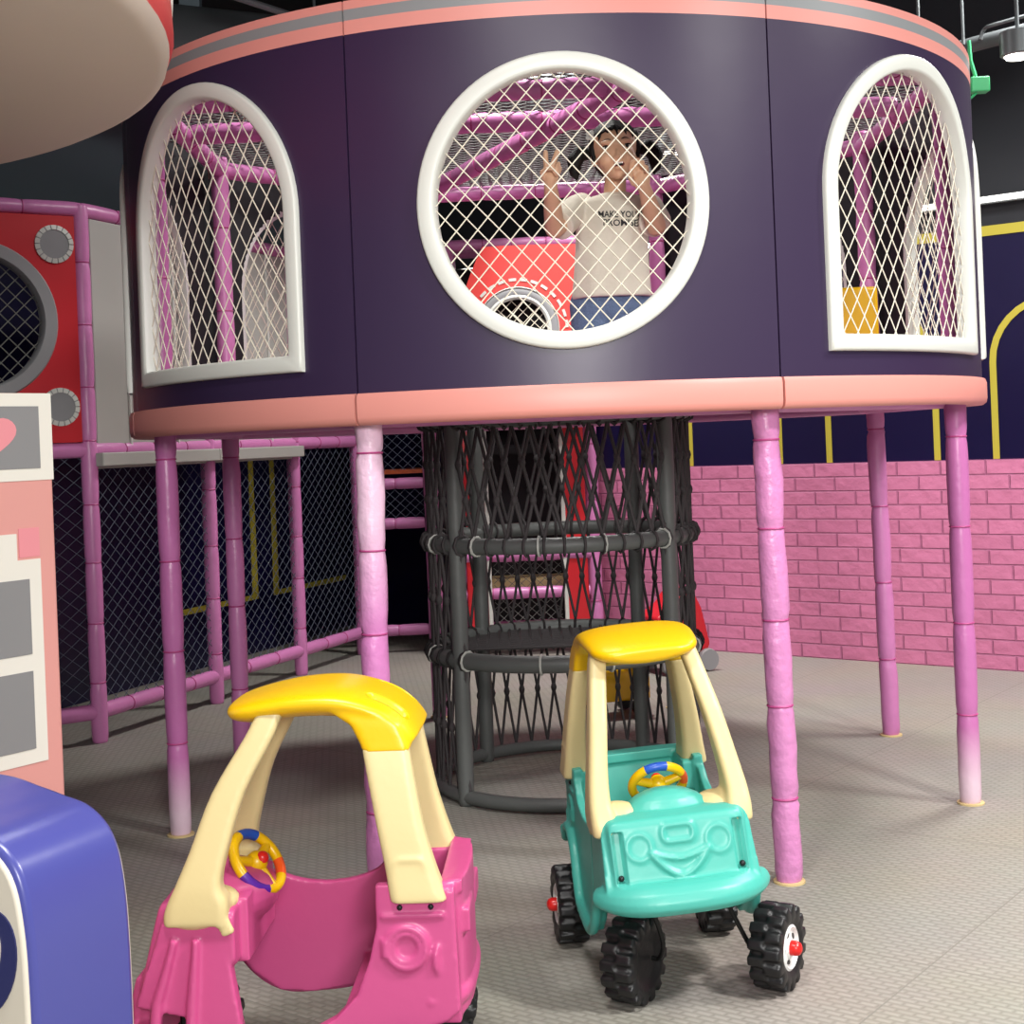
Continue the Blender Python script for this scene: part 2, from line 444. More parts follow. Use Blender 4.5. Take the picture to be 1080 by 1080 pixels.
G().tube(smooth_path([P(1034, 42, 5.85) - o_, P(1038, 31, 5.85) - o_, P(1052, 25, 5.8) - o_, P(1120, 6, 5.7) - o_]), .008, 8).build('bent_cable', 'steel', cp)
for k, (u, v) in enumerate(((970, 57), (1016, 47))):
    q = P(u, v, 5.95)
    G().tube([q - o_, Vector((q.x, q.y, 3.62)) - o_], .007, 6).build('drop_rod', 'steel', cp)
q = P(1032, 90, 5.7); gb = empty('clamp_fixture', q); tag(gb, 'small green metal fixture hanging beside the playhouse top right', 'fixture')
G().box((0, 0, 0), (.038, .03, .03)).build('box', 'green_metal', gb, bevel=.006)
G().tube([(-.01, 0, .03), (-.028, 0, .10), (-.032, 0, .18)], .008, 6).build('drop_rod', 'green_metal', gb)
G().tube([(-.038, 0, 0), (-.075, 0, .005)], .012, 8).build('knob', 'green_metal', gb)
G().tube([(-.01, 0, -.03), (-.04, 0, -.055)], .006, 6).build('hook', 'green_metal', gb)

# ------------------------------------------------------------------ the round playhouse
DC = Vector((.16, 5.21, 0)); DR = 1.49; ZB, ZT = 1.31, 2.452; TH = .034
drum = empty('playhouse', DC)
tag(drum, 'big round dark purple raised playhouse with white framed windows on pink padded posts', 'playhouse')
def cyl(s_, z, r):       # s_ along the wall from the front (towards -Y), positive to the right
    a = s_ / DR
    return Vector((r * math.sin(a), -r * math.cos(a), z))
def circle_c(d, n=96):
    r = .343 + d
    return [(r * math.sin(2 * PI * i / n), 1.873 + r * math.cos(2 * PI * i / n)) for i in range(n)]
def arch_c(d, n=96):
    w = .374 + d; zb = 1.508 - d; zs = 1.905; pts = []
    for i in range(40):
        t = PI * i / 39; pts.append((w * math.cos(t), zs + w * math.sin(t)))
    for i in range(1, 16): pts.append((-w, zs + (zb - zs) * i / 16))
    for i in range(26): pts.append((-w + 2 * w * i / 25, zb))
    for i in range(1, 16): pts.append((w, zb + (zs - zb) * i / 16))
    return pts
def inside(kind, s_, z, d=.012):
    if kind == 'c': return s_ * s_ + (z - 1.873) ** 2 < (.343 + d) ** 2
    w = .374 + d
    if z < 1.508 - d: return False
    return abs(s_) < w if z < 1.905 else s_ * s_ + (z - 1.905) ** 2 < w * w
def panel(k, kind):
    a0 = k * PI / 4; s0 = a0 * DR; hs = PI / 8 * DR - .0025
    cont = circle_c(.01) if kind == 'c' else arch_c(.01)
    cz = 1.873 if kind == 'c' else 1.9
    # outer boundary along the same rays
    outer = []
    for (x, z) in cont:
        dx, dz = x, z - cz; t = 1e9
        if abs(dx) > 1e-9: t = min(t, hs / abs(dx))
        if dz > 1e-9: t = min(t, (ZT - cz) / dz)
        if dz < -1e-9: t = min(t, (ZB + .02 - cz) / dz)
        outer.append([dx * t, cz + dz * t])
    for cx, cz2 in ((hs, ZT), (-hs, ZT), (hs, ZB + .02), (-hs, ZB + .02)):
        i = min(range(len(outer)), key=lambda q: (outer[q][0] - cx) ** 2 + (outer[q][1] - cz2) ** 2); outer[i] = [cx, cz2]
    g = G(); n = len(cont); lay = []
    for r in (DR, DR - TH):
        for q in range(7):
            t = q / 6
            lay.append([cyl(s0 + c[0] + (o[0] - c[0]) * t, c[1] + (o[1] - c[1]) * t, r) for c, o in zip(cont, outer)])
    outs, ins = lay[:7], lay[7:]
    g.rings(outs, False, False); g.rings(ins[::-1], False, False, mi=1)
    g.rings([outs[-1], ins[-1]], False, False); g.rings([ins[0], outs[0]], False, False)
    pn = g.build('wall_panel', ['purple', 'lining'], drum, sharp=50)
    # padded white window frame
    fn = circle_c if kind == 'c' else arch_c
    sec = [(.0, -.034), (-.001, .010), (.0025, .016), (.008, .0185), (.038, .0185), (.0435, .016), (.046, .010), (.046, -.004), (.03, -.006), (.03, -.034)]
    rs = [[cyl(s0 + p[0], p[1], DR + h) for p in fn(d)] for d, h in sec]
    f = G().rings(rs, True, False).build('window_frame', 'white_vinyl', pn, sharp=50)
    # hung net
    g = G(); r = DR - .012
    pw, ph = (.0585, .064) if kind == 'c' else (.058, .088)
    rnd = random.Random(k)
    for sg in (1, -1):
        for c in np.arange(-2, 2, 1.0) if False else [i * pw for i in range(-26, 27)]:
            run = []
            for i in range(0, 61):
                z = 1.45 + i * (.92 / 60)
                s_ = c + sg * (z - 1.873) * pw / ph
                s_ += .003 * math.sin(9 * z + c * 7 + k)
                if inside(kind, s_, z): run.append(cyl(s0 + s_, z, r - .008 * math.cos(s_ * 4)))
                else:
                    if len(run) > 1: g.tube(run, .0019, 5, caps=False)
                    run = []
            if len(run) > 1: g.tube(run, .0019, 5, caps=False)
    g.build('window_net', 'net_white', pn, sharp=0, fix=False)
    # padded salmon band along the foot of the panel
    g = G(); rs = []
    for i in range(17):
        s_ = s0 + hs * (-1 + i / 8) * .998
        rs.append([cyl(s_, z, DR + h) for h, z in ((-.07, ZB), (.0, ZB - .003), (.012, ZB + .006), (.015, ZB + .02), (.015, ZB + .07), (.010, ZB + .083), (-.02, ZB + .086), (-.07, ZB + .086))])
    g.rings(rs).build('foot_band', 'salmon', drum, sharp=60)
for k in range(8):
    if k != 4: panel(k, 'c' if k == 0 else 'a')      # the back is open
# deck with a hole for the rope tower
rs = []
for r, z in ((.47, 1.33), (.47, 1.36), (1.42, 1.36), (1.42, 1.33)):
    rs.append([(r * math.sin(2 * PI * i / 64), -r * math.cos(2 * PI * i / 64), z) for i in range(64)])
g = G(); g.rings(rs, True, False); g.build('deck', 'deck_pink', drum, smooth=False)
# posts from the floor to the roof ring, their names share the kind
OCT = [(1.437 * math.sin((k + .5) * PI / 4), -1.437 * math.cos((k + .5) * PI / 4)) for k in range(8)]   # k=0 front right, 7 front left
OI = [(x * q, y * q) for (x, y), q in zip(OCT, (.96, .978, .978, .978, .978, .978, .978, .978))]
lean = {0: (.03, 0), 1: (.0, 0), 2: (.025, 0), 6: (-.0, 0), 7: (-.03, .0)}
for k, (x, y) in enumerate(OI):
    dx = lean.get(k, (0, 0))[0]
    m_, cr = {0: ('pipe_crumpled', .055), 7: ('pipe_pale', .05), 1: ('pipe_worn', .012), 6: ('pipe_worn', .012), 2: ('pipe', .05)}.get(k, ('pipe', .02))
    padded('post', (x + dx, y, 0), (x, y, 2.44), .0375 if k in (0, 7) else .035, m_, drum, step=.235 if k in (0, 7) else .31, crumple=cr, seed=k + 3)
    G().lathe([(.044, 0), (.044, .005), (.036, .006)], (x + dx, y, 0), 24).build('base_plate', 'beige_pad', drum)
for k in range(8):
    a, b_ = OI[k], OI[(k + 1) % 8]
    padded('roof_rail', (a[0], a[1], 2.375 + .004 * k), (b_[0], b_[1], 2.375 + .004 * k), .033, 'pipe', drum, step=.25, seed=40 + k)
    G().tube([(a[0] * .97, a[1] * .97, 1.326), (b_[0] * .97, b_[1] * .97, 1.326)], .026, 12).build('deck_rail', 'pipe', drum)
padded('roof_beam', (-1.27, -.08, 2.40), (1.27, -.08, 2.40), .036, 'pipe', drum, step=.25, seed=61)
padded('roof_beam', (OI[4][0], OI[4][1], 2.385), (OI[0][0], OI[0][1], 2.37), .036, 'pipe', drum, step=.25, seed=62)
padded('roof_beam', (OI[6][0], OI[6][1], 2.40), (OI[1][0], OI[1][1], 2.40), .033, 'pipe', drum, step=.25, seed=63)
g = G(); R = 1.43; p = .042
for sg in (1, -1):
    dvx, dvy = math.cos(sg * .5), math.sin(sg * .5)
    for i in range(-34, 35):
        c = i * p
        if abs(c) >= R: continue
        h = math.sqrt(R * R - c * c)
        q = Vector((-dvy * c, dvx * c, 2.44)); d = Vector((dvx, dvy, 0)) * h
        g.tube([q - d, q - d * .33 - Vector((0, 0, .008)), q + d * .33 - Vector((0, 0, .008)), q + d], .0028, 4, caps=False)
g.build('roof_net', 'net_grey', drum, sharp=0, fix=False)

yb = empty('foam_block', DC + Vector((1.13, .12, 1.36))); tag(yb, 'yellow foam block standing inside the playhouse behind the right arched window', 'block')
G().box((0, 0, .205), (.09, .05, .205)).build('body', 'yellow', yb, bevel=.012)

# ------------------------------------------------------------------ rope climbing tower under the playhouse
tw = empty('rope_tower', DC); tag(tw, 'charcoal rope climbing tube with grey padded hoops under the playhouse', 'rope tower')
TR = .475
def ring_pts(r, z, n=48): return [(r * math.sin(2 * PI * i / n), -r * math.cos(2 * PI * i / n), z) for i in range(n)]
for z, r in ((.03, .024), (.50, .03), (.895, .028), (1.33, .028)):
    G().tube(ring_pts(TR, z), r, 10, closed=True).build('hoop', 'grey_pipe', tw, sharp=0)
for k, a in enumerate((-.88, .88, PI - .70, PI + .70)):
    x, y = TR * math.sin(a), -TR * math.cos(a)
    padded('upright', (x, y, 0), (x, y, 1.36), .028, 'grey_pipe', tw, tie_mat='rope', step=.42, ties=False)
NR = 46
rnd = random.Random(5)
for z0, z1, rows in ((.05, .47, 2), (.53, .87, 2), (.925, 1.30, 3)):
    g = G(); kn = G()
    dz = (z1 - z0) / rows; rr = TR + .004
    def pt(i, z):
        a = 2 * PI * i / NR; return Vector((rr * math.sin(a), -rr * math.cos(a), z))
    for i in range(NR):
        for sg in (1, -1):
            pts = []
            if z0 < .9 and math.cos(2 * PI * (i + sg * .25) / NR) > .70: continue
            for j in range(rows + 1):
                o = 0 if j % 2 == 0 else .5
                jit = rnd.uniform(-.06, .06)
                pts.append(pt(i + sg * o + jit * 0, z0 + dz * j))
            g.tube(pts, .0066 if z0 > .9 else .0056, 5, caps=False)
    for j in range(1, rows):
        for i in range(NR):
            o = .5 if j % 2 else 0
            if z0 < .9 and math.cos(2 * PI * (i + o) / NR) > .68: continue
            c = pt(i + o, z0 + dz * j)
            g.ball(c, (.012, .012, .020), 8)
    for i in range(NR):     # loops around the hoops
        for z in (z0 - .03, z1 + .03):
            if z < .1 or (z0 < .9 and math.cos(2 * PI * i / NR) > .72): continue
            c = pt(i, z); ra = Vector((c.x, c.y, 0)).normalized()
            g.tube([c - ra * .004 + (ra * math.cos(t) + Vector((0, 0, 1)) * math.sin(t)) * .034 for t in [2 * PI * q / 8 for q in range(8)]], .005, 4, closed=True)
    g.build('rope_net', 'rope', tw, sharp=0, fix=False)
for i in range(11):
    z = (.50, .895)[i % 2]; a = -1.2 + 2.4 * (i // 2) / 5 + rnd.uniform(-.1, .1)
    c = Vector((TR * math.sin(a), -TR * math.cos(a), z)); ra = Vector((c.x, c.y, 0)).normalized()
    G().tube([c + (ra * math.cos(t) + Vector((0, 0, 1)) * math.sin(t)) * .033 for t in [2 * PI * q / 10 for q in range(10)]], .0045, 5, closed=True).build('lashing', 'lash', tw)
g = G(); zz = .505
for i in range(-11, 12):
    c = i * .04; h = math.sqrt(TR * TR - c * c)
    if True:
        y0 = max(-h, .0) if abs(c) < TR else 0
        g.tube([(c, h * .98, zz), (c, -.05, zz - .012)], .006, 5)
for j in range(0, 11):
    y = -.05 + j * .05
    if y < TR:
        h = math.sqrt(TR * TR - y * y); g.tube([(-h, y, zz - .006), (h, y, zz - .006)], .006, 5)
g.build('step_net', 'rope', tw, sharp=0, fix=False)

# ------------------------------------------------------------------ left climbing frame (nets, red window panel)
N1 = Vector((-1.86, 6.25, 0)); ND = Vector((.365, .931, 0)).normalized()
ND2 = Vector((.83, .555, 0)).normalized()
def NP(t, z): return N1 + (ND if t >= 0 else ND2) * t + Vector((0, 0, z))
fr = empty('climbing_frame', N1); tag(fr, 'pink padded climbing frame with dark nets and red panel along the left wall', 'climbing frame')
def L(p): return Vector(p) - N1
NN = Vector((ND.y, -ND.x, 0)); NN2 = Vector((ND2.y, -ND2.x, 0))      # towards the room
TS = [-1.05, 0, .92, 1.76, 2.5]
for i, t in enumerate(TS):
    padded('post', L(NP(t, 0)), L(NP(t, 2.36)), .036, 'pipe', fr, step=.26, seed=80 + i, crumple=.01)
for i in range(4):
    padded('rail', L(NP(TS[i], .135)), L(NP(TS[i + 1], .135)), .034, 'pipe', fr, step=.25, seed=90 + i)
    padded('rail', L(NP(TS[i], 1.285)), L(NP(TS[i + 1], 1.285)), .034, 'pipe', fr, step=.25, seed=100 + i)
    padded('rail', L(NP(TS[i], 2.34)), L(NP(TS[i + 1], 2.34)), .034, 'pipe', fr, step=.25, seed=110 + i)
def flatnet(g, o, d, w, z0, z1, pw, ph, r):
    slope = ph / pw
    H = z1 - z0
    for sg in (1, -1):
        k0 = int(-H / ph) - 1; k1 = int((w) / pw + H / ph) + 2
        for i in range(k0, k1 + 1):
            x0 = i * pw   # at z0 for sg=1, at z1 for sg=-1
            a, b_ = 0.0, H   # param height
            # x = x0 + h/slope
            lo, hi = max(0, -x0 * slope), min(H, (w - x0) * slope)
            if hi - lo < .01: continue
            za, zb = (z0 + lo, z0 + hi) if sg == 1 else (z1 - lo, z1 - hi)
            g.segs([(o + d * (x0 + lo / slope) + Vector((0, 0, za)), o + d * (x0 + hi / slope) + Vector((0, 0, zb)))], r)
for i in range(4):
    g = G(); flatnet(g, L(NP(TS[i], 0)) + (NN if i else NN2) * .005, ND if i else ND2, TS[i + 1] - TS[i], .15, 1.27, .075, .062, .0016)
    g.build('safety_net', 'net_dim', fr, sharp=0, fix=False)
# red panel with round netted port (bay between TS[1] and TS[2])
def plane(t, z, h): return L(NP(t, z)) + (NN if t >= 0 else NN2) * h
pc = (-.465, 1.845)
g = G(); n = 64
hole = [(pc[0] +   .29 * math.cos(2 * PI * i / n), pc[1] + .29 * math.sin(2 * PI * i / n)) for i in range(n)]
outer = []
x0, x1, z0, z1 = -1.015, -.035, 1.32, 2.305
for (a, b_) in hole:
    dx, dz = a - pc[0], b_ - pc[1]; t = 1e9
    if abs(dx) > 1e-9: t = min(t, ((x1 if dx > 0 else x0) - pc[0]) / dx)
    if abs(dz) > 1e-9: t = min(t, ((z1 if dz > 0 else z0) - pc[1]) / dz)
    outer.append([pc[0] + dx * t, pc[1] + dz * t])
for c in ((x0, z0), (x0, z1), (x1, z0), (x1, z1)):
    i = min(range(n), key=lambda q: (outer[q][0] - c[0]) ** 2 + (outer[q][1] - c[1]) ** 2); outer[i] = list(c)
g.rings([[plane(a, b_, h) for a, b_ in o] for o, h in ((hole, .03), (outer, .03), (outer, -.03), (hole, -.03))], True, False)
rp = g.build('window_panel', 'red', fr, sharp=30); rp['label'] = 'red window panel'
sec = [(.283, -.035), (.283, .03), (.29, .040), (.338, .040), (.345, .03), (.345, .028), (.31, -.035)]
G().rings([[plane(pc[0] + r * math.cos(2 * PI * i / 72), pc[1] + r * math.sin(2 * PI * i / 72), h) for i in range(72)] for r, h in sec], True, False).build('window_frame', 'grey_vinyl', rp)
g = G()
for sg in (1, -1):
    for i in range(-9, 10):
        c = i * .05
        if abs(c) < .29:
            h = math.sqrt(.29 ** 2 - c * c); q = .7071
            g.segs([(plane(pc[0] + q * (c - sg * h), pc[1] + q * (sg * c + h), 0), plane(pc[0] + q * (c + sg * h), pc[1] + q * (sg * c - h), 0))], .003)
g.build('window_net', 'net_grey', rp, sharp=0, fix=False)
for a, b_ in ((-.125, 2.18), (-.125, 1.475), (-.86, 2.18), (-.86, 1.475)):
    d = G(); d.lathe([(.083, 0), (.08, .006), (.0, .008)], plane(a, b_, .03), 32, axis=NN2).build('badge', 'grey_vinyl', rp)
    st_ = G()
    for i in range(18):
        t0, t1 = 2 * PI * i / 18 + .03, 2 * PI * (i + 1) / 18 - .03
        st_.rings([[plane(a + r * math.cos(t), b_ + r * math.sin(t), h) for r, h in ((.063, .030), (.063, .041), (.083, .038), (.083, .030))] for t in (t0, (t0 + t1) / 2, t1)])
    st_.build('badge_stitching', 'white_vinyl', rp, smooth=False)
# off-white upper cladding right of the red panel
for i in (1, 2):
    g = G(); g.prism([(TS[i] + .04, 1.20), (TS[i + 1] - .04, 1.20), (TS[i + 1] - .04, 2.305), (TS[i] + .04, 2.305)], plane, -.02, .02)
    g.build('upper_panel', 'white_panel', fr, smooth=False, bevel=.004)
    g = G(); g.box(L(NP((TS[i] + TS[i + 1]) / 2, 1.24)) + NN * .045, ((TS[i + 1] - TS[i]) / 2, .03, .03), Matrix.Rotation(math.atan2(ND.y, ND.x), 3, 'Z')).build('ledge', 'white_panel', fr, smooth=False, bevel=.006)
    for q in (.3, .7):
        t = TS[i] + (TS[i + 1] - TS[i]) * q
        G().tube([plane(t, 1.27, .022), plane(t, 2.3, .022)], .008, 8).build('seam_strip', 'white_vinyl', fr)
# upper deck and rails along the back
BX0 = NP(2.5, 0)
bf = empty('deck_frame', BX0); tag(bf, 'pink padded deck frame with orange board at the back beside the rope tower', 'climbing frame')
def LB(p): return Vector(p) - BX0
B1 = BX0 + Vector((.44, .03, 0))
padded('post', LB(B1), LB(B1 + Vector((0, 0, 2.36))), .036, 'pipe', bf, step=.3, seed=130)
bs = B1 - BX0; off = bs.normalized() * .04
for z in (.135, .78, 1.02, 2.3):
    padded('rail', off + Vector((0, 0, z)), bs - off + Vector((0, 0, z)), .034, 'pipe', bf, step=.3, seed=int(140 + z * 10))
G().box(bs / 2 + Vector((0, .25, 1.09)), (.19, .22, .012)).build('deck_board', 'orange_board', bf, smooth=False)
padded('rail', Vector((0.02, .05, .135)) , Vector((.02, .75, .135)), .034, 'pipe', bf, step=.3, seed=150)
g = G(); flatnet(g, Vector((.03, -.01, 0)), bs.normalized(), bs.length - .06, .8, 1.0, .06, .055, .0019)
flatnet(g, Vector((.03, -.01, 0)), bs.normalized(), bs.length - .06, 1.1, 2.28, .06, .055, .0019)
g.build('safety_net', 'net_dim', bf, sharp=0, fix=False)

# ------------------------------------------------------------------ red two-storey play tower at the back
RT = Vector((.06, 8.30, 0)); rt = empty('play_tower', RT)
tag(rt, 'red two storey play tower with pink posts at the back, behind the rope tower', 'play tower')
W = .397
for sx in (-1, 1):
    for sy, d in ((0, 0), (1, .32)):
        padded('post', (sx * W, d, 0), (sx * W, d, 2.40), .036, 'pipe', rt, step=.3, seed=160 + sx + 3 * sy)
    G().box((sx * (W - .105), 0, .80), (.062, .02, .68)).build('side_panel', 'red', rt, bevel=.006)['label'] = 'red side panel'
    G().box((sx * (W - .175), .0, .80), (.012, .026, .68)).build('edge_trim', 'white_vinyl', rt, bevel=.004)
for z, d in ((.13, 0), (.13, .32), (.58, 0), (2.40, 0), (2.40, .32), (.36, .02)):
    padded('rail', (-W, d, z), (W, d, z), .034, 'pipe', rt, step=.22, seed=int(170 + z * 10 + d * 7))
G().box((0, .18, .40), (W - .05, .12, .04)).build('bench_pad', 'beige_pad', rt, bevel=.015)
G().box((0, .17, 1.2), (W - .02, .15, .025)).build('deck', 'lining', rt, smooth=False)
G().box((0, .318, 1.2), (W - .03, .008, 1.1)).build('back_board', 'lining', rt, smooth=False)
g = G(); flatnet(g, Vector((-W + .2, .02, 0)), Vector((1, 0, 0)), 2 * W - .4, .17, .56, .055, .05, .002); g.build('safety_net', 'net_grey', rt, sharp=0, fix=False)
# bulging upper panel with a ringed port
pcx, pcz, hr = .0, 1.885, .185
def bulge(x, z, h=0):
    u = max(-1, min(1, x / .47)); w = max(-1, min(1, (z - 1.88) / .6))
    return Vector((x, -.06 - .16 * math.sqrt(max(0, 1 - u * u * .95)) - h, z))
n = 72; g = G(); rows = []
hole = [(pcx + hr * math.cos(2 * PI * i / n), pcz + hr * math.sin(2 * PI * i / n)) for i in range(n)]
x0, x1, z0, z1 = -.345, .39, 1.33, 2.36; outer = []
for (a, b_) in hole:
    dx, dz = a - pcx, b_ - pcz; t = 1e9
    if abs(dx) > 1e-9: t = min(t, ((x1 if dx > 0 else x0) - pcx) / dx)
    if abs(dz) > 1e-9: t = min(t, ((z1 if dz > 0 else z0) - pcz) / dz)
    outer.append([pcx + dx * t, pcz + dz * t])
for c in ((x0, z0), (x0, z1), (x1, z0), (x1, z1)):
    i = min(range(n), key=lambda q: (outer[q][0] - c[0]) ** 2 + (outer[q][1] - c[1]) ** 2); outer[i] = list(c)
for o in outer:
    if o[0] < -.1 and o[1] > 1.8: o[0] += .16 * ((o[1] - 1.8) / .56) ** 2 * (-o[0] / .345)
for q in range(9):
    rows.append([bulge(a[0] + (o[0] - a[0]) * q / 8, a[1] + (o[1] - a[1]) * q / 8) for a, o in zip(hole, outer)])
back = [[p + Vector((0, .05, 0)) for p in r] for r in rows]
g.rings(rows + back[::-1], True, False)
up = g.build('upper_panel', 'red_bright', rt, sharp=40); up['label'] = 'bulging coral red upper panel with a round port'
for nm, m_, r0, r1 in (('port_ring', 'grey_vinyl', .192, .228), ('port_rim', 'white_vinyl', .168, .192), ('port_piping', 'white_vinyl', .229, .238)):
    G().rings([[bulge(pcx + r * math.cos(2 * PI * i / n), pcz + r * math.sin(2 * PI * i / n), h) for i in range(n)] for r, h in ((r0, -.03), (r0, .012), ((r0 + r1) / 2, .018), (r1, .012), (r1, -.004))], True, False).build(nm, m_, up)
g = G()
for i in range(28):
    t0 = 2 * PI * i / 28; t1 = t0 + .15
    g.rings([[bulge(pcx + r * math.cos(t), pcz + r * math.sin(t), h) for r, h in ((.272, -.002), (.272, .004), (.288, .004), (.288, -.002))] for t in (t0, (t0 + t1) / 2, t1)])
g.build('printed_dashes', 'white_vinyl', up, smooth=False)
g = G()
for sg in (1, -1):
    for i in range(-5, 6):
        c = i * .045
        if abs(c) < .175:
            h = math.sqrt(.175 ** 2 - c * c); q = .7071
            a = (pcx + q * (c - h * sg), pcz + q * (c * sg + h)); b2 = (pcx + q * (c + h * sg), pcz + q * (c * sg - h))
            g.segs([(Vector((a[0], -.2, a[1])), Vector((b2[0], -.2, b2[1])))], .003)
g.build('port_net', 'net_white', up, sharp=0, fix=False)
# ------------------------------------------------------------------ mushroom canopy upper left
ck = .8
MC = Vector((-2.558 * ck, 3.152 * ck, 0)); MR = 1.785 * ck; MZ = CAMZ + ck
mu = empty('mushroom_canopy', MC); tag(mu, 'big red mushroom canopy with white spots and pale fabric underside, upper left', 'canopy')
cap = [(MR, MZ + .0), (MR + .012, MZ + .03), (MR + .005, MZ + .18), (MR * .93, MZ + .36), (MR * .78, MZ + .56), (MR * .5, MZ + .74), (MR * .2, MZ + .82), (.001, MZ + .83)]
G().lathe(cap, n=96).build('cap', 'red_bright', mu, sharp=60)
G().lathe([(MR + .004, MZ + .012), (MR - .002, MZ - .012), (MR - .03, MZ - .026), (MR * .8, MZ - .034), (MR * .3, MZ - .04), (.001, MZ - .04)], n=96).build('underside', 'canopy', mu, sharp=60)
for i in range(9):
    a = -1.05 + i * .7; z = MZ + .2 + (.1 if i % 2 else 0); rr = MR + .002 - (.06 if i % 2 else 0.0)
    d = Vector((math.cos(a), math.sin(a), .18 if i % 2 else .06)).normalized()
    G().lathe([(.11, -.03), (.105, .008), (.06, .016), (.001, .018)], Vector((math.cos(a) * rr, math.sin(a) * rr, z)), 24, axis=d).build('spot', 'white_vinyl', mu)
G().lathe([(.22, 0), (.17, .1), (.15, 1.0), (.2, MZ - .06)], n=32).build('stem', 'white_vinyl', mu)

# ------------------------------------------------------------------ pink cottage board
CO = P(61, 620, 3.0); CO.z = 0; CDd = Vector((-.57, -.82, 0)).normalized()    # away from its right edge, towards the camera
CN = Vector((.82, -.57, 0)).normalized()
ct = empty('cottage_board', CO); tag(ct, 'salmon pink toy cottage board with white printed window and heart sign, left edge', 'play board')
def cpn(q, z, h): return CDd * q + Vector((0, 0, z)) + CN * h
G().prism([(0, 0), (.75, 0), (.75, 1.39), (0, 1.39)], cpn, -.12, 0).build('board', 'cottage_pink', ct, bevel=.008)
def inlay(name, pts, m_, h=.0025): return G().prism(pts, cpn, -.004, h).build(name, m_, ct, smooth=False)
inlay('sign', [(0.001, 1.208), (.75, 1.208), (.75, 1.389), (0.001, 1.389)], 'cottage_white', .0025)
inlay('sign_panel', [(.034, 1.233), (.6, 1.233), (.6, 1.362), (.034, 1.362)], 'cottage_grey', .0045)
hp = []
for i in range(40):
    t = 2 * PI * i / 40; hp.append((.155 + .0040 * 16 * math.sin(t) ** 3, 1.300 + .0032 * (13 * math.cos(t) - 5 * math.cos(2 * t) - 2 * math.cos(3 * t) - math.cos(4 * t))))
inlay('heart', hp, 'heart', .0065)
inlay('window_surround', [(.042, .625), (.7, .625), (.7, 1.10), (.098, 1.10), (.098, 1.045), (.042, 1.045)], 'cottage_white', .0025)
inlay('corner_patch', [(.042, 1.05), (.092, 1.05), (.092, 1.11), (.042, 1.11)], 'heart', .0015)
for z0, z1 in ((.655, .815), (.85, 1.005)): inlay('window_pane', [(.072, z0), (.6, z0), (.6, z1), (.072, z1)], 'cottage_grey', .0045)

# ------------------------------------------------------------------ blue padded block bottom left
BO = Vector((-.645, 2.30, 0)); BE = Vector((-.093, -.20, 0)); BD = Vector((-.907, .421, 0))
bb = empty('padded_block', BO); tag(bb, 'blue shiny vinyl padded play block with beige printed side, bottom left corner', 'play block')
prof = smooth_path([Vector(p) for p in ((0, .0), (0, .25), (0, .45), (.006, .565), (.025, .64), (.07, .682), (.13, .698), (.175, .708), (.25, .722), (.40, .725), (.50, .70))], 5)
prof = [(p.x, p.y) for p in prof] + [(.52, .65), (.52, 0)]
def bpn(q, z, t): return BD * q + Vector((0, 0, z)) + BE * t
G().prism(prof, bpn, 0.0, 1.0).build('body', 'blue_vinyl', bb, sharp=30, bevel=.012)
ins = [(a * .97 + .008, b_ * .98 + .004) for a, b_ in prof]
G().prism(ins, bpn, .98, 1.03).build('side_panel', 'beige_vinyl', bb, sharp=30, bevel=.006)
G().prism(ins, bpn, -.03, .02).build('side_panel', 'beige_vinyl', bb, sharp=30, bevel=.006)
def oval(name, q, z, a, b_, m_, t, tilt=0):
    pts = []
    for i in range(32):
        x, y = a * math.cos(2 * PI * i / 32), b_ * math.sin(2 * PI * i / 32)
        pts.append((q + x * math.cos(tilt) - y * math.sin(tilt), z + x * math.sin(tilt) + y * math.cos(tilt)))
    G().prism(pts, bpn, 1.02, t).build(name, m_, bb, smooth=False)
oval('printed_oval', .082, .50, .055, .085, 'navy_print', 1.042, .35)
oval('printed_oval_centre', .080, .50, .022, .055, 'beige_vinyl', 1.052, .35)
oval('printed_dot', .125, .33, .03, .045, 'ink', 1.042)
oval('printed_patch', .04, .24, .035, .03, 'green_print', 1.042)
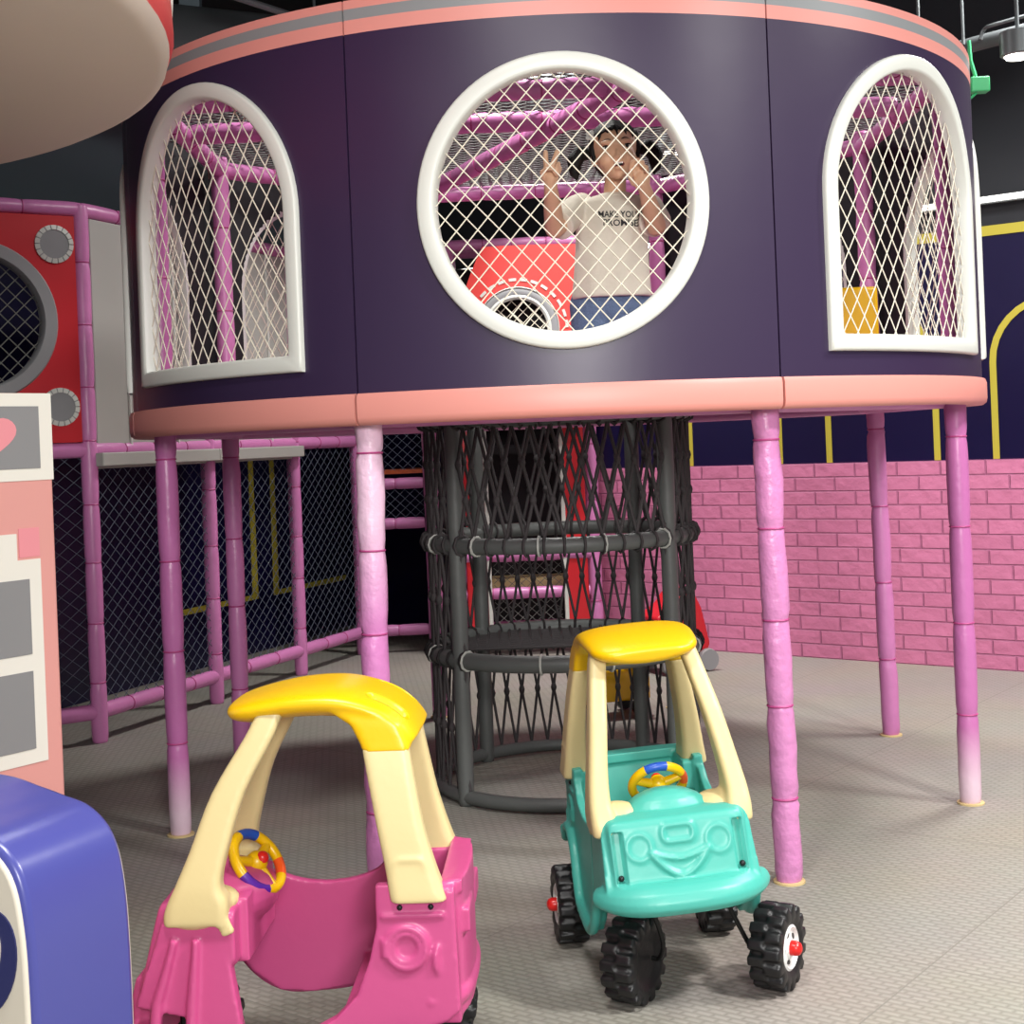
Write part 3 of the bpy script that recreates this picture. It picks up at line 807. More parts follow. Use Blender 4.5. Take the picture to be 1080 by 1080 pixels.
# ------------------------------------------------------------------ ride-in toy cars
WHEEL = {}
def wheel(parent, x, y, ang, R=.095):
    """tyre with rim and hub cap; ang turns the outward axle about Z from local +Y"""
    ax, u, v = Vector((0, 1, 0)), Vector((1, 0, 0)), Vector((0, 0, 1))
    if not WHEEL:
        w = G()
        w.lathe([(.044, -.030), (.060, -.036), (.076, -.036), (.084, -.028), (.0865, -.012), (.0865, .012), (.084, .028), (.076, .036), (.060, .036), (.044, .030), (.040, 0)], (0, 0, 0), 48, axis=ax)
        for i in range(15):
            for sd in (-1, 1):
                t = 2 * PI * (i + (.25 if sd > 0 else -.25)) / 15
                rd = u * math.cos(t) + v * math.sin(t); tg = v * math.cos(t) - u * math.sin(t)
                Rm = Matrix((tg, ax, rd)).transposed()
                w.box(rd * .0855 + ax * sd * .018, (.0115, .0175, .0085), Rm)
                w.box(rd * .077 + ax * sd * .032, (.0105, .0065, .014), Rm)
        WHEEL['tyre'] = w.fused('wheel', 'black', None, .0036, 6)
        r = G(); r.lathe([(.050, .022), (.050, .033), (.045, .036), (.040, .028), (.022, .030), (.020, .034), (.001, .034)], (0, 0, 0), 32, axis=ax)
        for i in range(5):
            t = 2 * PI * i / 5; rd = u * math.cos(t) + v * math.sin(t); tg = v * math.cos(t) - u * math.sin(t)
            pts = [(.0085 * math.cos(q), .0052 * math.sin(q)) for q in [2 * PI * k / 12 for k in range(12)]]
            r.prism(pts, lambda a, b_, h: rd * (.031 + b_) + tg * a + ax * h, .026, .0305, mi=1)
        WHEEL['rim'] = r.build('rim', ['white_plastic', 'black'], None, sharp=40)
        WHEEL['cap'] = G().lathe([(.013, .030), (.0165, .034), (.0165, .046), (.013, .054), (.006, .058), (.001, .058)], (0, 0, 0), 20, axis=ax).build('hub_cap', 'red_plastic', None, sharp=40)
        o, r_, c_ = WHEEL['tyre'], WHEEL['rim'], WHEEL['cap']
    else:
        o, r_, c_ = (WHEEL[k].copy() for k in ('tyre', 'rim', 'cap'))
        for q in (o, r_, c_): COL.objects.link(q)
    o.parent = parent; r_.parent = o; c_.parent = o
    o.location = (x, y, R); o.rotation_euler = (0, 0, ang)
    return o

def post_loft(levels, n=5):
    g = G(); rs = []
    pts = smooth_path([Vector(l[:3]) for l in levels], 4); rad = smooth_path([Vector((l[3], l[4], 0)) for l in levels], 4)
    for p, r in zip(pts, rad):
        rs.append([Vector((p.y + a, p.z + b_, p.x)) for a, b_ in rrect(r.x, r.y, min(r.x, r.y) * .55, n)])
    g.rings(rs); return g

def make_car(name, label, loc, yaw, body, tilt=0, door=True, wheels=(), segs=(), rods=(), bump_z=.262, skew=0, hub=(.108, .452)):
    root = empty(name, loc, yaw); tag(root, label, 'toy car', 'ride-in toy cars with yellow roofs')
    T = Matrix.Translation((0, 0, .3)) @ Matrix.Rotation(tilt, 4, 'X') @ Matrix.Translation((0, 0, -.3))
    def put(o):
        o.data.transform(T); o.data.update(); return o
    g = G()
    # nose block
    def rr(x, hw, zb, zt, r=.03):
        return [Vector((x, a, (zb + zt) / 2 + b_)) for a, b_ in rrect(hw, (zt - zb) / 2, r)]
    g.rings([rr(*q) for q in ((.322, .138, .265, .408, .026), (.316, .150, .250, .420, .018), (.29, .159, .245, .425, .014), (.24, .165, .25, .425, .014), (.17, .168, .28, .418, .014), (.13, .168, .31, .41, .02))])
    g.ball((.185, 0, .395), (.105, .105, .066), 24)
    g.box((.135, 0, .36), (.02, .12, .06))
    # front bumper
    bp = []
    for i in range(33):
        t = -1 + i / 16; bp.append((.338 - .075 * abs(t) ** 3.2, .184 * t, bump_z))
    g.tube(bp, [.020 + .014 * (1 - abs(-1 + i / 16) ** 6) for i in range(33)], 12)
    g.box((.305, 0, (.262 + bump_z) / 2), (.028, .14, .022 + (.262 - bump_z) / 2))
    # side walls
    top = [(.30, .415), (.20, .405), (.14, .395), (.06, .368), (-.02, .365), (-.09, .385), (-.13, .425), (-.20, .438), (-.262, .442)]
    bot = [(-.275, .40), (-.28, .22), (-.262, .245), (-.23, .285), (-.18, .292), (-.125, .265), (-.085, .20), (-.05, .15), (.05, .135), (.12, .14), (.175, .18), (.225, .245), (.27, .25), (.315, .26)]
    full = [(p.x, p.y) for p in smooth_path([Vector((a, b_)) for a, b_ in top], 4)] + bot
    def side(s):
        # the shell leans in towards the top
        return lambda x, z, t: Vector((x, s * (.178 - .05 * max(0, z - .14) - t), z))
    g.prism(full, side(-1), 0, .020)
    if door: g.prism(full, side(1), 0, .020)
    else:
        front = [(.30, .415), (.155, .395), (.15, .36), (.138, .30), (.125, .22), (.11, .13), (.17, .15), (.225, .22), (.315, .24)]
        rear = [(-.135, .425), (-.20, .438), (-.262, .442), (-.275, .40), (-.28, .22), (-.255, .20), (-.10, .15), (.05, .14), (.02, .175), (-.05, .21), (-.09, .25), (-.115, .31), (-.13, .37)]
        g.prism(front, side(1), 0, .030); g.prism(rear, side(1), 0, .030)
    for s in (-1, 1):   # flared lower lip
        if s == -1 or door:
            lip = smooth_path([(x, s * (.186 - .05 * max(0, z - .14)), z) for x, z in [(.27, .25), (.225, .245), (.175, .18), (.12, .142), (.05, .138), (-.05, .152), (-.085, .2), (-.125, .265), (-.18, .292), (-.235, .285), (-.262, .25), (-.275, .28)]], 3)
            g.tube(lip, .0125, 8)
    # rear end
    us = smooth_path([(-.13, .150, 0), (-.21, .150, 0), (-.252, .140, 0), (-.278, .11, 0), (-.286, 0, 0), (-.278, -.11, 0), (-.252, -.140, 0), (-.21, -.150, 0), (-.13, -.150, 0)], 5)
    rs = []
    for i, p in enumerate(us):
        t = (us[min(i + 1, len(us) - 1)] - us[max(i - 1, 0)]).normalized(); nn = Vector((-t.y, t.x, 0))
        rs.append([p + nn * a + Vector((0, 0, z)) for a, z in ((-.012, .2), (.012, .2), (.015, .30), (.012, .448), (-.012, .448))])
    g.rings(rs)
    g.tube([(p.x, p.y * 1.05, .235) for p in us[6:-6]], .020, 10)
    for s in (-1, 1): g.box((-.205, s * .137, .40), (.07, .026, .035))
    g.box((-.268, 0, .435), (.02, .14, .012))
    g.prism([(-.06, .215), (-.06, .19), (-.28, .19), (-.275, .44), (-.262, .44), (-.25, .36), (-.232, .25), (-.215, .225)], lambda x, z, t: Vector((x, t, z)), -.155, .155)
    # moulded relief on the nose: lamps, plate, smile
    xf = .3215
    for s in (-1, 1):
        g.tube([(xf - .002, s * .088 + .027 * math.cos(q), .366 + .027 * math.sin(q)) for q in [2 * PI * k / 28 for k in range(28)]], .0062, 6, closed=True)
    g.tube([(xf, a, .388 + b_) for a, b_ in rrect(.034, .017, .012)], .006, 6, closed=True)
    for mid, w in ((.302, .007), (.336, .006)):
        g.tube([(xf + .001, y, mid + (.354 - mid) * abs(y / .066) ** 1.7) for y in [-.066 + .132 * k / 20 for k in range(21)]], w, 6)
    # relief on the rear quarters
    for s in (-1, 1):
        sd = side(s)
        for cx, cz, r, w in ((-.185, .335, .036, .0075), (-.185, .335, .025, .006)):
            g.tube([sd(cx + r * math.cos(q), cz + r * math.sin(q), -.001) for q in [2 * PI * k / 24 for k in range(24)]], w, 6, closed=True)
        g.tube([sd(-.146, .335 + d_, -.002) for d_ in (-.016, .016)], .0075, 6)
        g.tube([(-.254 - .017 * math.cos(q), s * (.151 - .020 * math.cos(q)),   .31 + .036 * math.sin(q)) for q in [2 * PI * k / 20 for k in range(20)]], .0075, 6, closed=True)
        g.tube([sd(x, .392 + .02 * (x + .2) * 0, -.001) for x in (-.255, -.14)], .005, 6)
        g.box((-.294, s * .085, .37), (.006, .045, .022))
    if not door:
        for x0_, x1_ in ((.262, .285), (.205, .215)): g.tube([side(1)(x0_, .36, -.002), side(1)(x1_, .16, -.002)], [.010, .012], 8)
    def dent(co):
        # pockets beside the lamps, with the fixing screws
        m_ = (np.abs(np.abs(co[:, 1]) - .134) < .011) & (co[:, 2] > .297) & (co[:, 2] < .40) & (co[:, 0] > .285)
        co[m_, 0] -= .022
        fw = np.clip((co[:, 0] - .19) / .1, 0, 1); co[:, 0] -= fw * .045 * np.clip((co[:, 2] - .25) / .17, 0, 1.1)
        # grooves on the door skins
        for s in (-1, 1):
            q = (s * co[:, 1] > .160) & (np.abs(co[:, 0] - .12) < .004) & (co[:, 2] < .37) & (co[:, 2] > .16)
            co[q, 1] -= s * .004
    put(g.fused('body', body, root, .0036, 4, dent))
    sc = G()
    for s in (-1, 1):
        a = G(); a.ball((.296, s * .134, .306), (.007, .007, .007), 10); put(a.build('screw', 'screw', root))
        for x in (-.175, -.232):
            a = G(); a.ball((x, s * .1665, .408), (.0055, .004, .0055), 10); put(a.build('screw', 'screw', root))
    # roof
    r = G(); sp = [(.150, .756, .074, .010), (.140, .758, .100, .015), (.112, .762, .122, .020), (.065, .770, .130, .023), (.01, .776, .134, .025), (-.05, .776, .134, .026), (-.10, .767, .133, .026), (-.148, .748, .132, .026), (-.182, .722, .130, .024), (-.204, .698, .124, .018)]
    pc_ = smooth_path([Vector((a, 0, b_)) for a, b_, _, _ in sp], 4); wd = smooth_path([Vector((c_, d_, 0)) for _, _, c_, d_ in sp], 4)
    rs = []
    for i, p in enumerate(pc_):
        t = (pc_[min(i + 1, len(pc_) - 1)] - pc_[max(i - 1, 0)]).normalized(); nn = Vector((t.z, 0, -t.x)) * -1
        ring = []
        for j in range(28):
            q = 2 * PI * j / 28; cx, sx = math.cos(q), math.sin(q)
            yy = wd[i].x * math.copysign(abs(cx) ** .75, cx); hh = wd[i].y * math.copysign(abs(sx) ** .8, sx)
            if sx > 0: hh += .012 * (1 - (yy / wd[i].x) ** 2) * min(1, wd[i].y / .02)
            ring.append(p + Vector((0, yy, 0)) + nn * hh)
        rs.append(ring)
    r.rings(rs)
    for s in (-1, 1):
        lv = [(-.095, .765, .106, .05, .022), (-.138, .735, .112, .047, .022), (-.154, .70, .117, .0455, .0215), (-.158, .688, .119, .0455, .0215)]
        r.rings([[Vector((x + a, s * y + b_, z)) for a, b_ in rrect(hx, hy, .012)] for x, z, y, hx, hy in lv])
    def slot(co):
        # moulded grip slot across the back of the roof
        d = np.sqrt(np.maximum(0, np.abs(co[:, 0] + .157) - .024) ** 2 + (np.abs(co[:, 1]) - .082) ** 2)
        k = np.clip(1.25 - (d / .0135) ** 3, 0, 1) * (co[:, 2] > .765 - .9 * np.abs(co[:, 0] + .12))
        co[:, 2] -= .020 * k; co[:, 0] += .008 * k
    put(r.fused('roof', 'yellow', root, .004, 8, slot))
    # posts
    for s in (-1, 1):
        g = post_loft([(.765, .060, s * .102, .024, .019), (.72, .080, s * .112, .027, .020), (.62, .138, s * .131, .031, .021), (.52, .174, s * .147, .035, .022), (.46, .194, s * .154, .042, .024), (.43, .196, s * .153, .055, .027), (.405, .200, s * .151, .060, .029), (.385, .202, s * .151, .058, .028)])
        g.ball((.182, s * .116, .416), (.052, .054, .026), 18)
        g.box((.19, s * .130, .405), (.045, .036, .018))
        g.ball((.205, s * .158, .397), (.050, .020, .022), 18)
        g.box((.150, s * .158, .392), (.012, .016, .026), Matrix.Rotation(.4, 3, 'Y'))
        put(g.fused('front_post', 'cream', root, .004, 5))
        g = post_loft([(.695, -.155, s * .119, .0435, .019), (.64, -.164, s * .129, .043, .021), (.55, -.180, s * .141, .043, .024), (.48, -.196, s * .147, .046, .027), (.43, -.208, s * .150, .051, .031), (.418, -.211, s * .150, .051, .031)])
        g.tube([(-.196 + a, s * .1725, .482 + b_) for a, b_ in rrect(.028, .014, .012)], .0032, 6, closed=True)
        put(g.fused('rear_post', 'cream', root, .004, 5))
    # steering wheel facing the seat
    c = Vector((hub[0], 0, hub[1])); tl = math.radians(38)
    n_ = Vector((-math.cos(tl), skew, math.sin(tl))).normalized(); ri = n_.cross(Vector((0, 0, 1))).normalized() * -1; upv = n_.cross(ri)
    if upv.z < 0: upv = -upv
    if ri.y > 0: ri = -ri
    g = G(); names = ['yellow', 'blue_plastic', 'orange_plastic', 'violet_plastic']
    N = 72
    def colour(d):
        d %= 360
        for k, a, b_ in segs:
            if (a <= d <= b_) or (a <= d - 360 <= b_): return k
        return 0
    def cp_(t, rr_): return c + (ri * math.cos(t) + upv * math.sin(t)) * rr_
    rs = []
    for i in range(N):
        t = 2 * PI * i / N; rd = ri * math.cos(t) + upv * math.sin(t)
        rs.append([c + rd * (.060 + .0105 * math.cos(q)) + n_ * .0105 * math.sin(q) for q in [2 * PI * k / 10 for k in range(10)]])
    for i in range(N): g.rings([rs[i], rs[(i + 1) % N]], False, False, mi=colour((i + .5) * 360 / N))
    for a in (20, 160, 270):
        t = math.radians(a); g.tube([c - n_ * .004, cp_(t, .056)], [.012, .009], 8, mi=0)
    g.ball(c - n_ * .002, (.022, .022, .022), 14, mi=0)
    swo = put(g.build('steering_wheel', names, root, sharp=60))
    b_ = G(); b_.ball(c + n_ * .014, (.013, .013, .013), 14); put(b_.build('horn_button', 'red_plastic', swo))
    b_ = G(); b_.tube([c - n_ * .01, c - n_ * .06], .011, 10); put(b_.build('column', 'white_plastic', swo))
    for x, y, a in wheels: wheel(root, x, y, a)
    for pts in rods: G().tube(smooth_path(pts, 4), .0055, 8).build('caster_rod', 'black_metal', root)
    return root

R_ = math.radians
make_car('toy_car', 'turquoise ride-in toy car with smiling front, cream posts and yellow roof', (.300, 3.37, 0), R_(-84), 'teal', R_(3.3), True,
    [(.215, -.10, R_(142)), (.205, .228, R_(-36)), (-.19, -.183, R_(180)), (-.19, .183, R_(0))],
    [(1, 58, 104), (2, 150, 178), (3, 250, 300)],
    [[(.29, -.12, .27), (.295, -.11, .240), (.30, -.075, .232), (.275, -.045, .15), (.235, -.045, .10), (.22, -.06, .095)],
     [(.26, .15, .29), (.26, .15, .245), (.255, .115, .240), (.245, .105, .225), (.215, .16, .11), (.205, .17, .095), (.205, .20, .095)]])
make_car('toy_car', 'pink ride-in toy car with cream posts and yellow roof, its near side open', (-.408, 2.765, 0), R_(178), 'pinkcar', R_(0), False,
    [(.295, -.155, R_(180)), (.28, .155, R_(0)), (-.19, -.183, R_(180)), (-.19, .183, R_(0))],
    [(1, 50, 100), (2, -50, -15), (3, 190, 250)],
    [[(.25, -.10, .30), (.25, -.10, .20), (.25, -.11, .095), (.25, -.14, .095)], [(.25, .10, .30), (.25, .10, .20), (.25, .11, .095), (.25, .14, .095)]], .175, .3, (.120, .452))

# ------------------------------------------------------------------ two small toys by the brick wall
yo = P(643, 741, 6.4); yo.z = 0
yt = empty('ride_on_toy', yo, R_(200)); tag(yt, 'yellow ride-on toy seen through the rope tower', 'ride-on toy')
g = G(); g.box((0, 0, .12), (.17, .075, .05)); g.ball((.10, 0, .22), (.075, .085, .07), 16); g.ball((-.10, 0, .24), (.07, .09, .12), 16); g.box((-.13, 0, .30), (.025, .08, .08))
g.ball((0, 0, .19), (.12, .09, .05), 16); g.fused('body', 'yellow', yt, .006, 6)
for x in (-.11, .11):
    for y in (-.085, .085): G().lathe([(.012, -.02), (.035, -.02), (.04, 0), (.035, .02), (.012, .02)], (x, y, .04), 20, axis=(0, 1, 0)).build('wheel', 'screw', yt)
G().tube([(.07, -.08, .34), (.07, .08, .34)], .012, 8).build('handlebar', 'red_plastic', yt)
G().tube([(.085, 0, .26), (.07, 0, .34)], .014, 8).build('steering_column', 'red_plastic', yt)
ro = P(719, 690, 7.55); ro.z = 0
rd_ = empty('push_cart', ro, R_(25)); tag(rd_, 'red plastic push cart with pale wheel parked against the pink brick wall', 'push cart')
g = G(); g.prism([(-.20, .10), (.10, .10), (.12, .14), (.075, .33), (.03, .42), (-.03, .44), (-.10, .36), (-.20, .30)], lambda a, b_, t: Vector((a, t, b_)), -.10, .10)
g.fused('body', 'red', rd_, .008, 6)
for y in (-.115, .115): G().lathe([(.012, -.02), (.055, -.02), (.06, 0), (.055, .02), (.012, .02)], (.09, y, .06), 20, axis=(0, 1, 0)).build('wheel', 'grey_vinyl', rd_)
for y in (-.115, .115): G().lathe([(.012, -.02), (.055, -.02), (.06, 0), (.055, .02), (.012, .02)], (-.14, y, .06), 20, axis=(0, 1, 0)).build('wheel', 'grey_vinyl', rd_)
G().tube([(.0, -.08, .42), (.0, .08, .42)], .022, 10).build('handle', 'red', rd_)
# ------------------------------------------------------------------ the child kneeling behind the round window
GO = P(646, 330, 4.36); GO.z = 1.365
girl = empty('person', GO)
tag(girl, 'small child in white slogan T-shirt making a V sign behind the round window net', 'person')
def Q(u, v, Y): return P(u, v, Y) - GO
def bvh(o):
    return BVHTree.FromPolygons([v.co.copy() for v in o.data.vertices], [tuple(p.vertices) for p in o.data.polygons])
HC = Q(649, 161, 4.30)
g = G()
# trunk, neck
g.limb([Q(645, 320, 4.36), Q(645, 285, 4.36), Q(646, 245, 4.355), Q(647, 222, 4.35)], [.060, .062, .068, .058], 20)
g.limb([Q(648, 214, 4.35), Q(649, 190, 4.335)], [.036, .033], 16)
# legs folded in a kneel
for s in (-1, 1):
    hp = Q(645, 322, 4.37) + Vector((s * .052, 0, 0))
    kn = Vector((s * .062 + .0, -.03, .055)); an = Vector((s * .058, .22, .045)); to = Vector((s * .058, .285, .035))
    g.limb([hp, kn, an, to], [.052, .045, .032, .026], 14)
# arms
AL = [Q(612, 216, 4.36), Q(585, 241, 4.24), Q(581, 199, 4.11)]
AR = [Q(684, 215, 4.36), Q(692, 238, 4.23), Q(681, 202, 4.13)]
for A in (AL, AR):
    mid = (A[1] * .55 + A[2] * .45)
    g.limb([A[0], A[1], mid, A[2]], [.036, .030, .028, .0205], 14)
# left of picture: V sign
def finger(pts, r=.0068):
    g.limb(pts, [r, r * .97, r * .9, r * .8][:len(pts)], 10)
def palm(c, w, t, h, R=None): g.ball(c, (w, t, h), 16, R=R)
Yh = 4.09
palm(Q(580.5, 184, Yh), .026, .014, .033); g.limb([AL[2], Q(580.5, 188, Yh)], [.0205, .019], 12)
finger([Q(576.5, 177, Yh), Q(575.5, 169, Yh - .004), Q(575.5, 160.5, Yh - .004)], .0085)
finger([Q(582.5, 176, Yh), Q(585, 168, Yh - .004), Q(588, 159.5, Yh - .004)], .0087)
finger([Q(587, 178, Yh), Q(589, 172.5, Yh - .018), Q(587, 178, Yh - .030), Q(584.5, 182, Yh - .026)], .0070)
finger([Q(589.5, 182, Yh), Q(591, 177.5, Yh - .015), Q(589, 182, Yh - .027), Q(586.5, 185, Yh - .022)], .0062)
finger([Q(573.5, 188, Yh - .002), Q(571.5, 181.5, Yh - .016), Q(577.5, 178, Yh - .030), Q(582, 178.5, Yh - .034)], .0072)
# right of picture: loosely curled by the cheek
Yr = 4.11
palm(Q(677, 190, Yr), .025, .015, .031, Matrix.Rotation(.35, 3, 'Y')); g.limb([AR[2], Q(678, 194, Yr)], [.0205, .019], 12)
finger([Q(669, 185, Yr), Q(665.5, 178, Yr - .006), Q(666.5, 171.5, Yr - .014), Q(669.5, 169, Yr - .020)], .0070)
finger([Q(672.5, 182, Yr), Q(670.5, 174.5, Yr - .008), Q(672.5, 169, Yr - .022), Q(674.5, 172, Yr - .030)], .0073)
finger([Q(677.5, 181, Yr), Q(677, 174, Yr - .010), Q(678, 171, Yr - .026), Q(678, 176, Yr - .032)], .0070)
finger([Q(682, 184, Yr), Q(682.5, 178, Yr - .010), Q(682, 176, Yr - .024), Q(681, 181, Yr - .028)], .0062)
finger([Q(668, 194, Yr - .004), Q(664.5, 187.5, Yr - .018), Q(666, 180, Yr - .026)], .0074)
# head
tilt = Matrix.Rotation(math.radians(-4), 3, 'Y')
def H(x, y, z): return HC + tilt @ Vector((x, y, z))
def hb(c, r): g.ball(H(*c), r, 20, R=tilt)
hb((0, .012, .022), (.070, .082, .074)); hb((0, -.010, -.018), (.060, .066, .060)); hb((0, -.026, -.058), (.036, .036, .028)); hb((0, -.042, -.074), (.019, .017, .014))
for s in (-1, 1):
    hb((s * .031, -.042, -.028), (.026, .027, .026)); hb((s * .066, .012, -.012), (.010, .016, .021)); hb((s * .026, -.064, .020), (.022, .010, .008))
hb((0, -.072, -.018), (.0085, .011, .016)); hb((0, -.079, -.026), (.0095, .0085, .0075)); hb((-.009, -.073, -.029), (.007, .007, .006)); hb((.009, -.073, -.029), (.007, .007, .006))
hb((0, -.066, -.040), (.017, .010, .006)); hb((0, -.063, -.058), (.014, .010, .007))
body = g.fused('body', 'skin', girl, .0030, 4)
bt = bvh(body)
def face(x, z, lift=.0):
    p = H(x, -.25, z); d = (tilt @ Vector((0, 1, 0)))
    h = bt.ray_cast(p, d)[0]
    return (h if h else H(x, -.07, z)) - d * lift
for s in (-1, 1):
    c = face(s * .0295, .006, -.001)
    e = G(); e.ball(c, (.0135, .0045, .0058), 16, R=tilt @ Matrix.Rotation(s * .10, 3, 'Y')); eo = e.build('eye', 'eye_white', girl)
    e = G(); e.ball(c + Vector((s * .001, -.0022, 0)), (.0062, .0036, .0062), 14); e.build('iris', 'ink', eo)
    e = G(); e.tube([c + tilt @ Vector((s * a, -.004 + abs(a) * .05, .0055 - .25 * a * a / .0135)) for a in (-.0145, -.007, 0, .007, .0145)], .0017, 6); e.build('eyelashes', 'hair', eo)
    e = G(); e.tube([face(s * (.0165 + .028 * t), .026 + .004 * math.sin(PI * t) - .002 * t, .0002) for t in (0, .25, .5, .75, 1)], [.0018, .0024, .0024, .002, .001], 6); e.build('eyebrow', 'hair', girl)
mc = face(.001, -.048, -.002)
e = G(); e.ball(mc, (.0165, .006, .0088), 18, R=tilt); mo = e.build('mouth', 'lip', girl)
e = G(); e.ball(mc + Vector((0, -.003, .0)), (.0135, .005, .0058), 16, R=tilt); e.build('mouth_opening', 'ink', mo)
e = G()
for i in (-1.5, -.5, .5, 1.5): e.box(mc + tilt @ Vector((i * .0058, -.0068, .0028)), (.0026, .0016, .0026))
e.build('teeth', 'eye_white', mo, bevel=.0008)
# hair: cap, fringe, two bunches, flower clip
e = G()
e.ball(H(0, .026, .032), (.0765, .078, .072), 24, R=tilt); e.ball(H(0, .050, -.012), (.066, .050, .062), 20, R=tilt)
for s in (-1, 1):
    e.limb([H(s * .060, .0, .045), H(s * .068, -.006, .012), H(s * .067, -.004, -.018)], [.018, .011, .006], 10)
    b0 = H(s * .072, .03, .004)
    e.limb([b0, b0 + Vector((s * .032, -.004, .010)), b0 + Vector((s * .050, -.006, -.014)), b0 + Vector((s * .052, -.006, -.050)), b0 + Vector((s * .046, -.004, -.070))], [.014, .023, .025, .017, .005], 12)
for i in range(15):
    x = -.060 + .120 * i / 14; x2 = x * 1.02 + .010 * math.sin(i * 2.1)
    e.limb([H(x * .75, -.030, .088 - abs(x) * .35), H(x * .98, -.058 + abs(x) * .35, .068 - abs(x) * .3), H(x2, -.069 + abs(x) * .42, .052 - .012 * (i % 3))], [.008, .0055, .002], 8)
hair = e.fused('hair', 'hair', girl, .0032, 3)
fc = H(-.071, -.030, .052)
e = G()
for i in range(5):
    t = 2 * PI * i / 5; e.ball(fc + Vector((.010 * math.cos(t), -.003, .010 * math.sin(t))), (.0075, .004, .0075), 10)
e.ball(fc + Vector((0, -.006, 0)), .0045, 8); e.build('flower_clip', 'white_vinyl', hair)
# T-shirt
e = G(); rs = []
for u, v, hw, dp in ((645, 315, 41.5, .096), (645, 312, 42, .098), (645, 290, 40, .094), (645, 262, 38.5, .086), (645.5, 238, 38, .088), (646.5, 222, 38.5, .082), (647, 214, 36, .070), (648, 208.5, 27, .056), (648.5, 204.5, 15, .045)):
    c = Q(u, v, 4.355); h = hw / F * 4.355
    rs.append([c + Vector((a, b_ + .004 * math.sin(a * 75 + v * .03) * (v > 230), 0)) for a, b_ in [(h * math.copysign(abs(math.cos(t)) ** .8, math.cos(t)), dp * math.copysign(abs(math.sin(t)) ** .9, math.sin(t))) for t in [2 * PI * k / 48 for k in range(48)]]])
e.rings(rs)
for A, q in ((AL, 1), (AR, 1)):
    d = (A[1] - A[0]); up_ = Vector((0, 0, 1))
    e.tube([A[0] + Vector((0, 0, -.004)) - d * .15, A[0] + d * .15, A[0] + d * .5, A[0] + d * .86], [.034, .042, .046, .050], 18)
    e.ball(A[0] + Vector((0, .0, -.012)), .038, 16)
shirt = e.fused('t_shirt', 'shirt', girl, .004, 5)
n0 = Q(648.5, 206.5, 4.345)
e = G(); e.tube([n0 + Vector((.048 * math.cos(t), .044 * math.sin(t), .004 - .010 * (1 - math.sin(t)) * .5)) for t in [2 * PI * k / 28 for k in range(28)]], .0045, 8, closed=True); e.build('collar', 'shirt', shirt)
sb = bvh(shirt)
e = G()
for s in (0,):
    pass
for txt, u0, u1, v1, hgt in (('MAKE YOUR', 631, 677, 230, 7.2), ('PROMISE', 636, 673, 239, 7.2)):
    cu = bpy.data.curves.new('print', 'FONT'); cu.body = txt; cu.size = 1; cu.offset = .018; cu.resolution_u = 2
    to = bpy.data.objects.new('print', cu); COL.objects.link(to)
    me = bpy.data.meshes.new_from_object(to.evaluated_get(bpy.context.evaluated_depsgraph_get()))
    bm = bmesh.new(); bm.from_mesh(me); bmesh.ops.triangulate(bm, faces=bm.faces)
    bmesh.ops.subdivide_edges(bm, edges=[x for x in bm.edges if x.calc_length() > .25], cuts=2); bmesh.ops.triangulate(bm, faces=bm.faces)
    xs = [v.co.x for v in bm.verts]; ys = [v.co.y for v in bm.verts]; bm.verts.ensure_lookup_table()
    lo, hi = min(xs), max(xs); yl, yh = min(ys), max(ys); pts = []
    for v in bm.verts:
        q = Q(u0 + (v.co.x - lo) / (hi - lo) * (u1 - u0), v1 - (v.co.y - yl) / (yh - yl) * hgt, 4.28)
        h = sb.ray_cast(Vector((q.x, -.6, q.z)), Vector((0, 1, 0)))[0]
        pts.append((h if h else q) - Vector((0, .0018, 0)))
    e.add(pts, [tuple(w.index for w in f.verts) for f in bm.faces])
    bm.free(); bpy.data.objects.remove(to); bpy.data.curves.remove(cu); bpy.data.meshes.remove(me)
e.build('slogan_print', 'ink', shirt, smooth=False, fix=False)
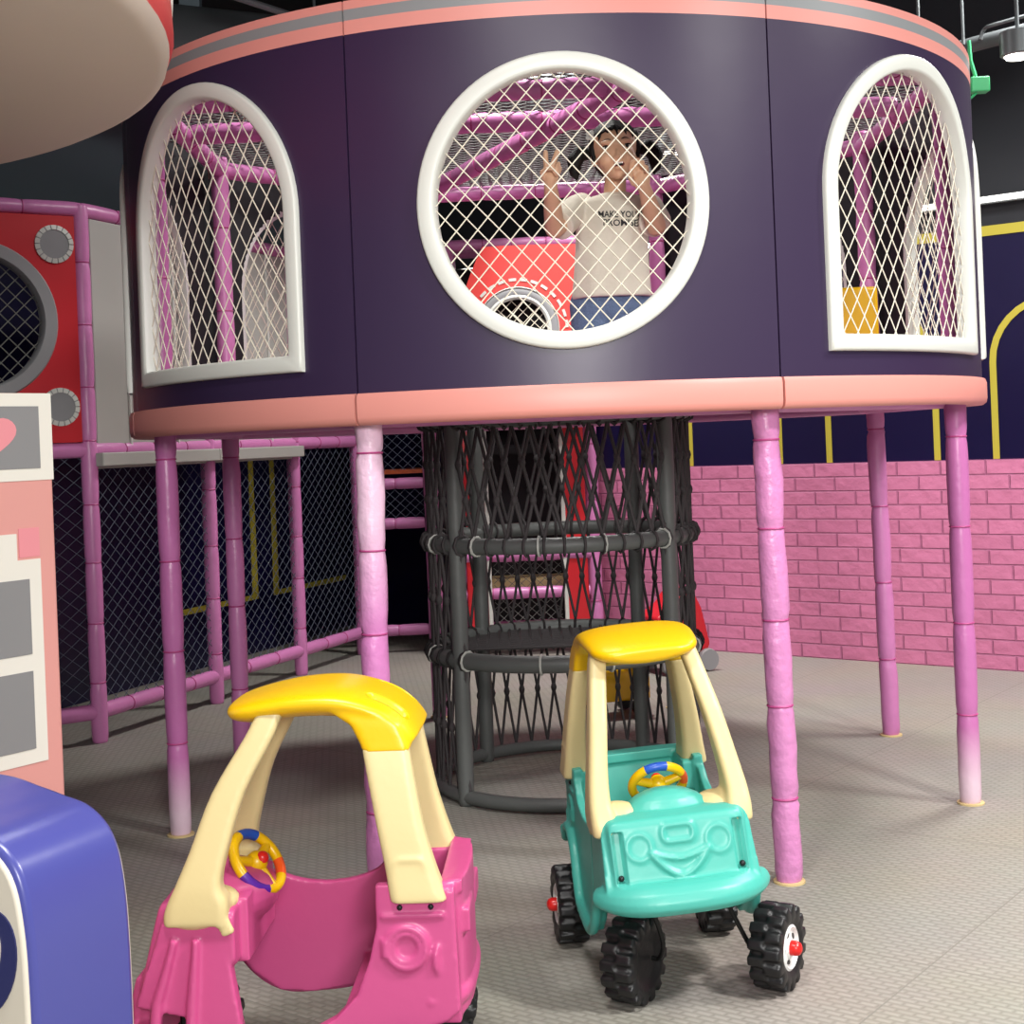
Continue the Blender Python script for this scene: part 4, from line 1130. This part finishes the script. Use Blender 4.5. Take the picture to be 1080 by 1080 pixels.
# jeans
e = G()
e.limb([Q(645, 326, 4.36), Q(645, 306, 4.36)], [.080, .074], 22)
for s in (-1, 1): e.limb([Q(645, 326, 4.36) + Vector((s * .045, 0, 0)), Q(645, 308, 4.36) + Vector((s * .040, 0, 0))], [.076, .072], 18)
for s in (-1, 1):
    hp = Q(645, 322, 4.37) + Vector((s * .052, 0, 0)); kn = Vector((s * .062, -.03, .066)); an = Vector((s * .058, .20, .050))
    e.limb([hp, kn, an], [.078, .062, .046], 16)
jn = e.fused('jeans', 'jeans', girl, .0045, 6)
for s in (-1, 1):
    e = G(); e.limb([Vector((s * .058, .225, .040)), Vector((s * .058, .30, .032))], [.036, .028], 14); e.build('sock', 'white_vinyl', girl)
# ------------------------------------------------------------------ light: ceiling downlights of the hall and an added front fill
def area(p, size, power, col=(1, .98, .95), aim=None, spread=math.radians(150)):
    l = bpy.data.lights.new('downlight_or_fill', 'AREA'); l.shape = 'DISK'; l.size = size; l.energy = power; l.color = col; l.spread = spread
    o = bpy.data.objects.new('downlight_or_fill', l); COL.objects.link(o); o.location = p
    d = Vector(aim) - Vector(p) if aim else Vector((0, 0, -1))
    o.rotation_euler = d.to_track_quat('-Z', 'Y').to_euler(); return o
area((2.6, 1.6, 3.5), .5, 165)
area((-.3, 1.6, 3.5), .5, 48)
area((.7, -2.2, 2.35), 1.4, 98, aim=(.4, 4.2, 1.9), spread=math.radians(120))  # added soft fill behind the camera for the child's face, no fixture
area((3.0, 3.6, 3.5), .6, 70)
area((2.4, 5.6, 3.4), .5, 60)
area((.3, 7.4, 3.5), .4, 70)
area((-.2, 5.0, 3.55), .5, 35)
area((-2.2, .2, 3.5), .5, 18)
w = bpy.data.worlds.new('world'); S.world = w; w.use_nodes = True
w.node_tree.nodes['Background'].inputs[0].default_value = (.75, .8, .9, 1)
w.node_tree.nodes['Background'].inputs[1].default_value = .30
S.view_settings.view_transform = 'Standard'; S.view_settings.look = 'None'
S.view_settings.gamma = 1; S.view_settings.use_curve_mapping = False
S.view_settings.exposure = .15
S.cycles.max_bounces = 6
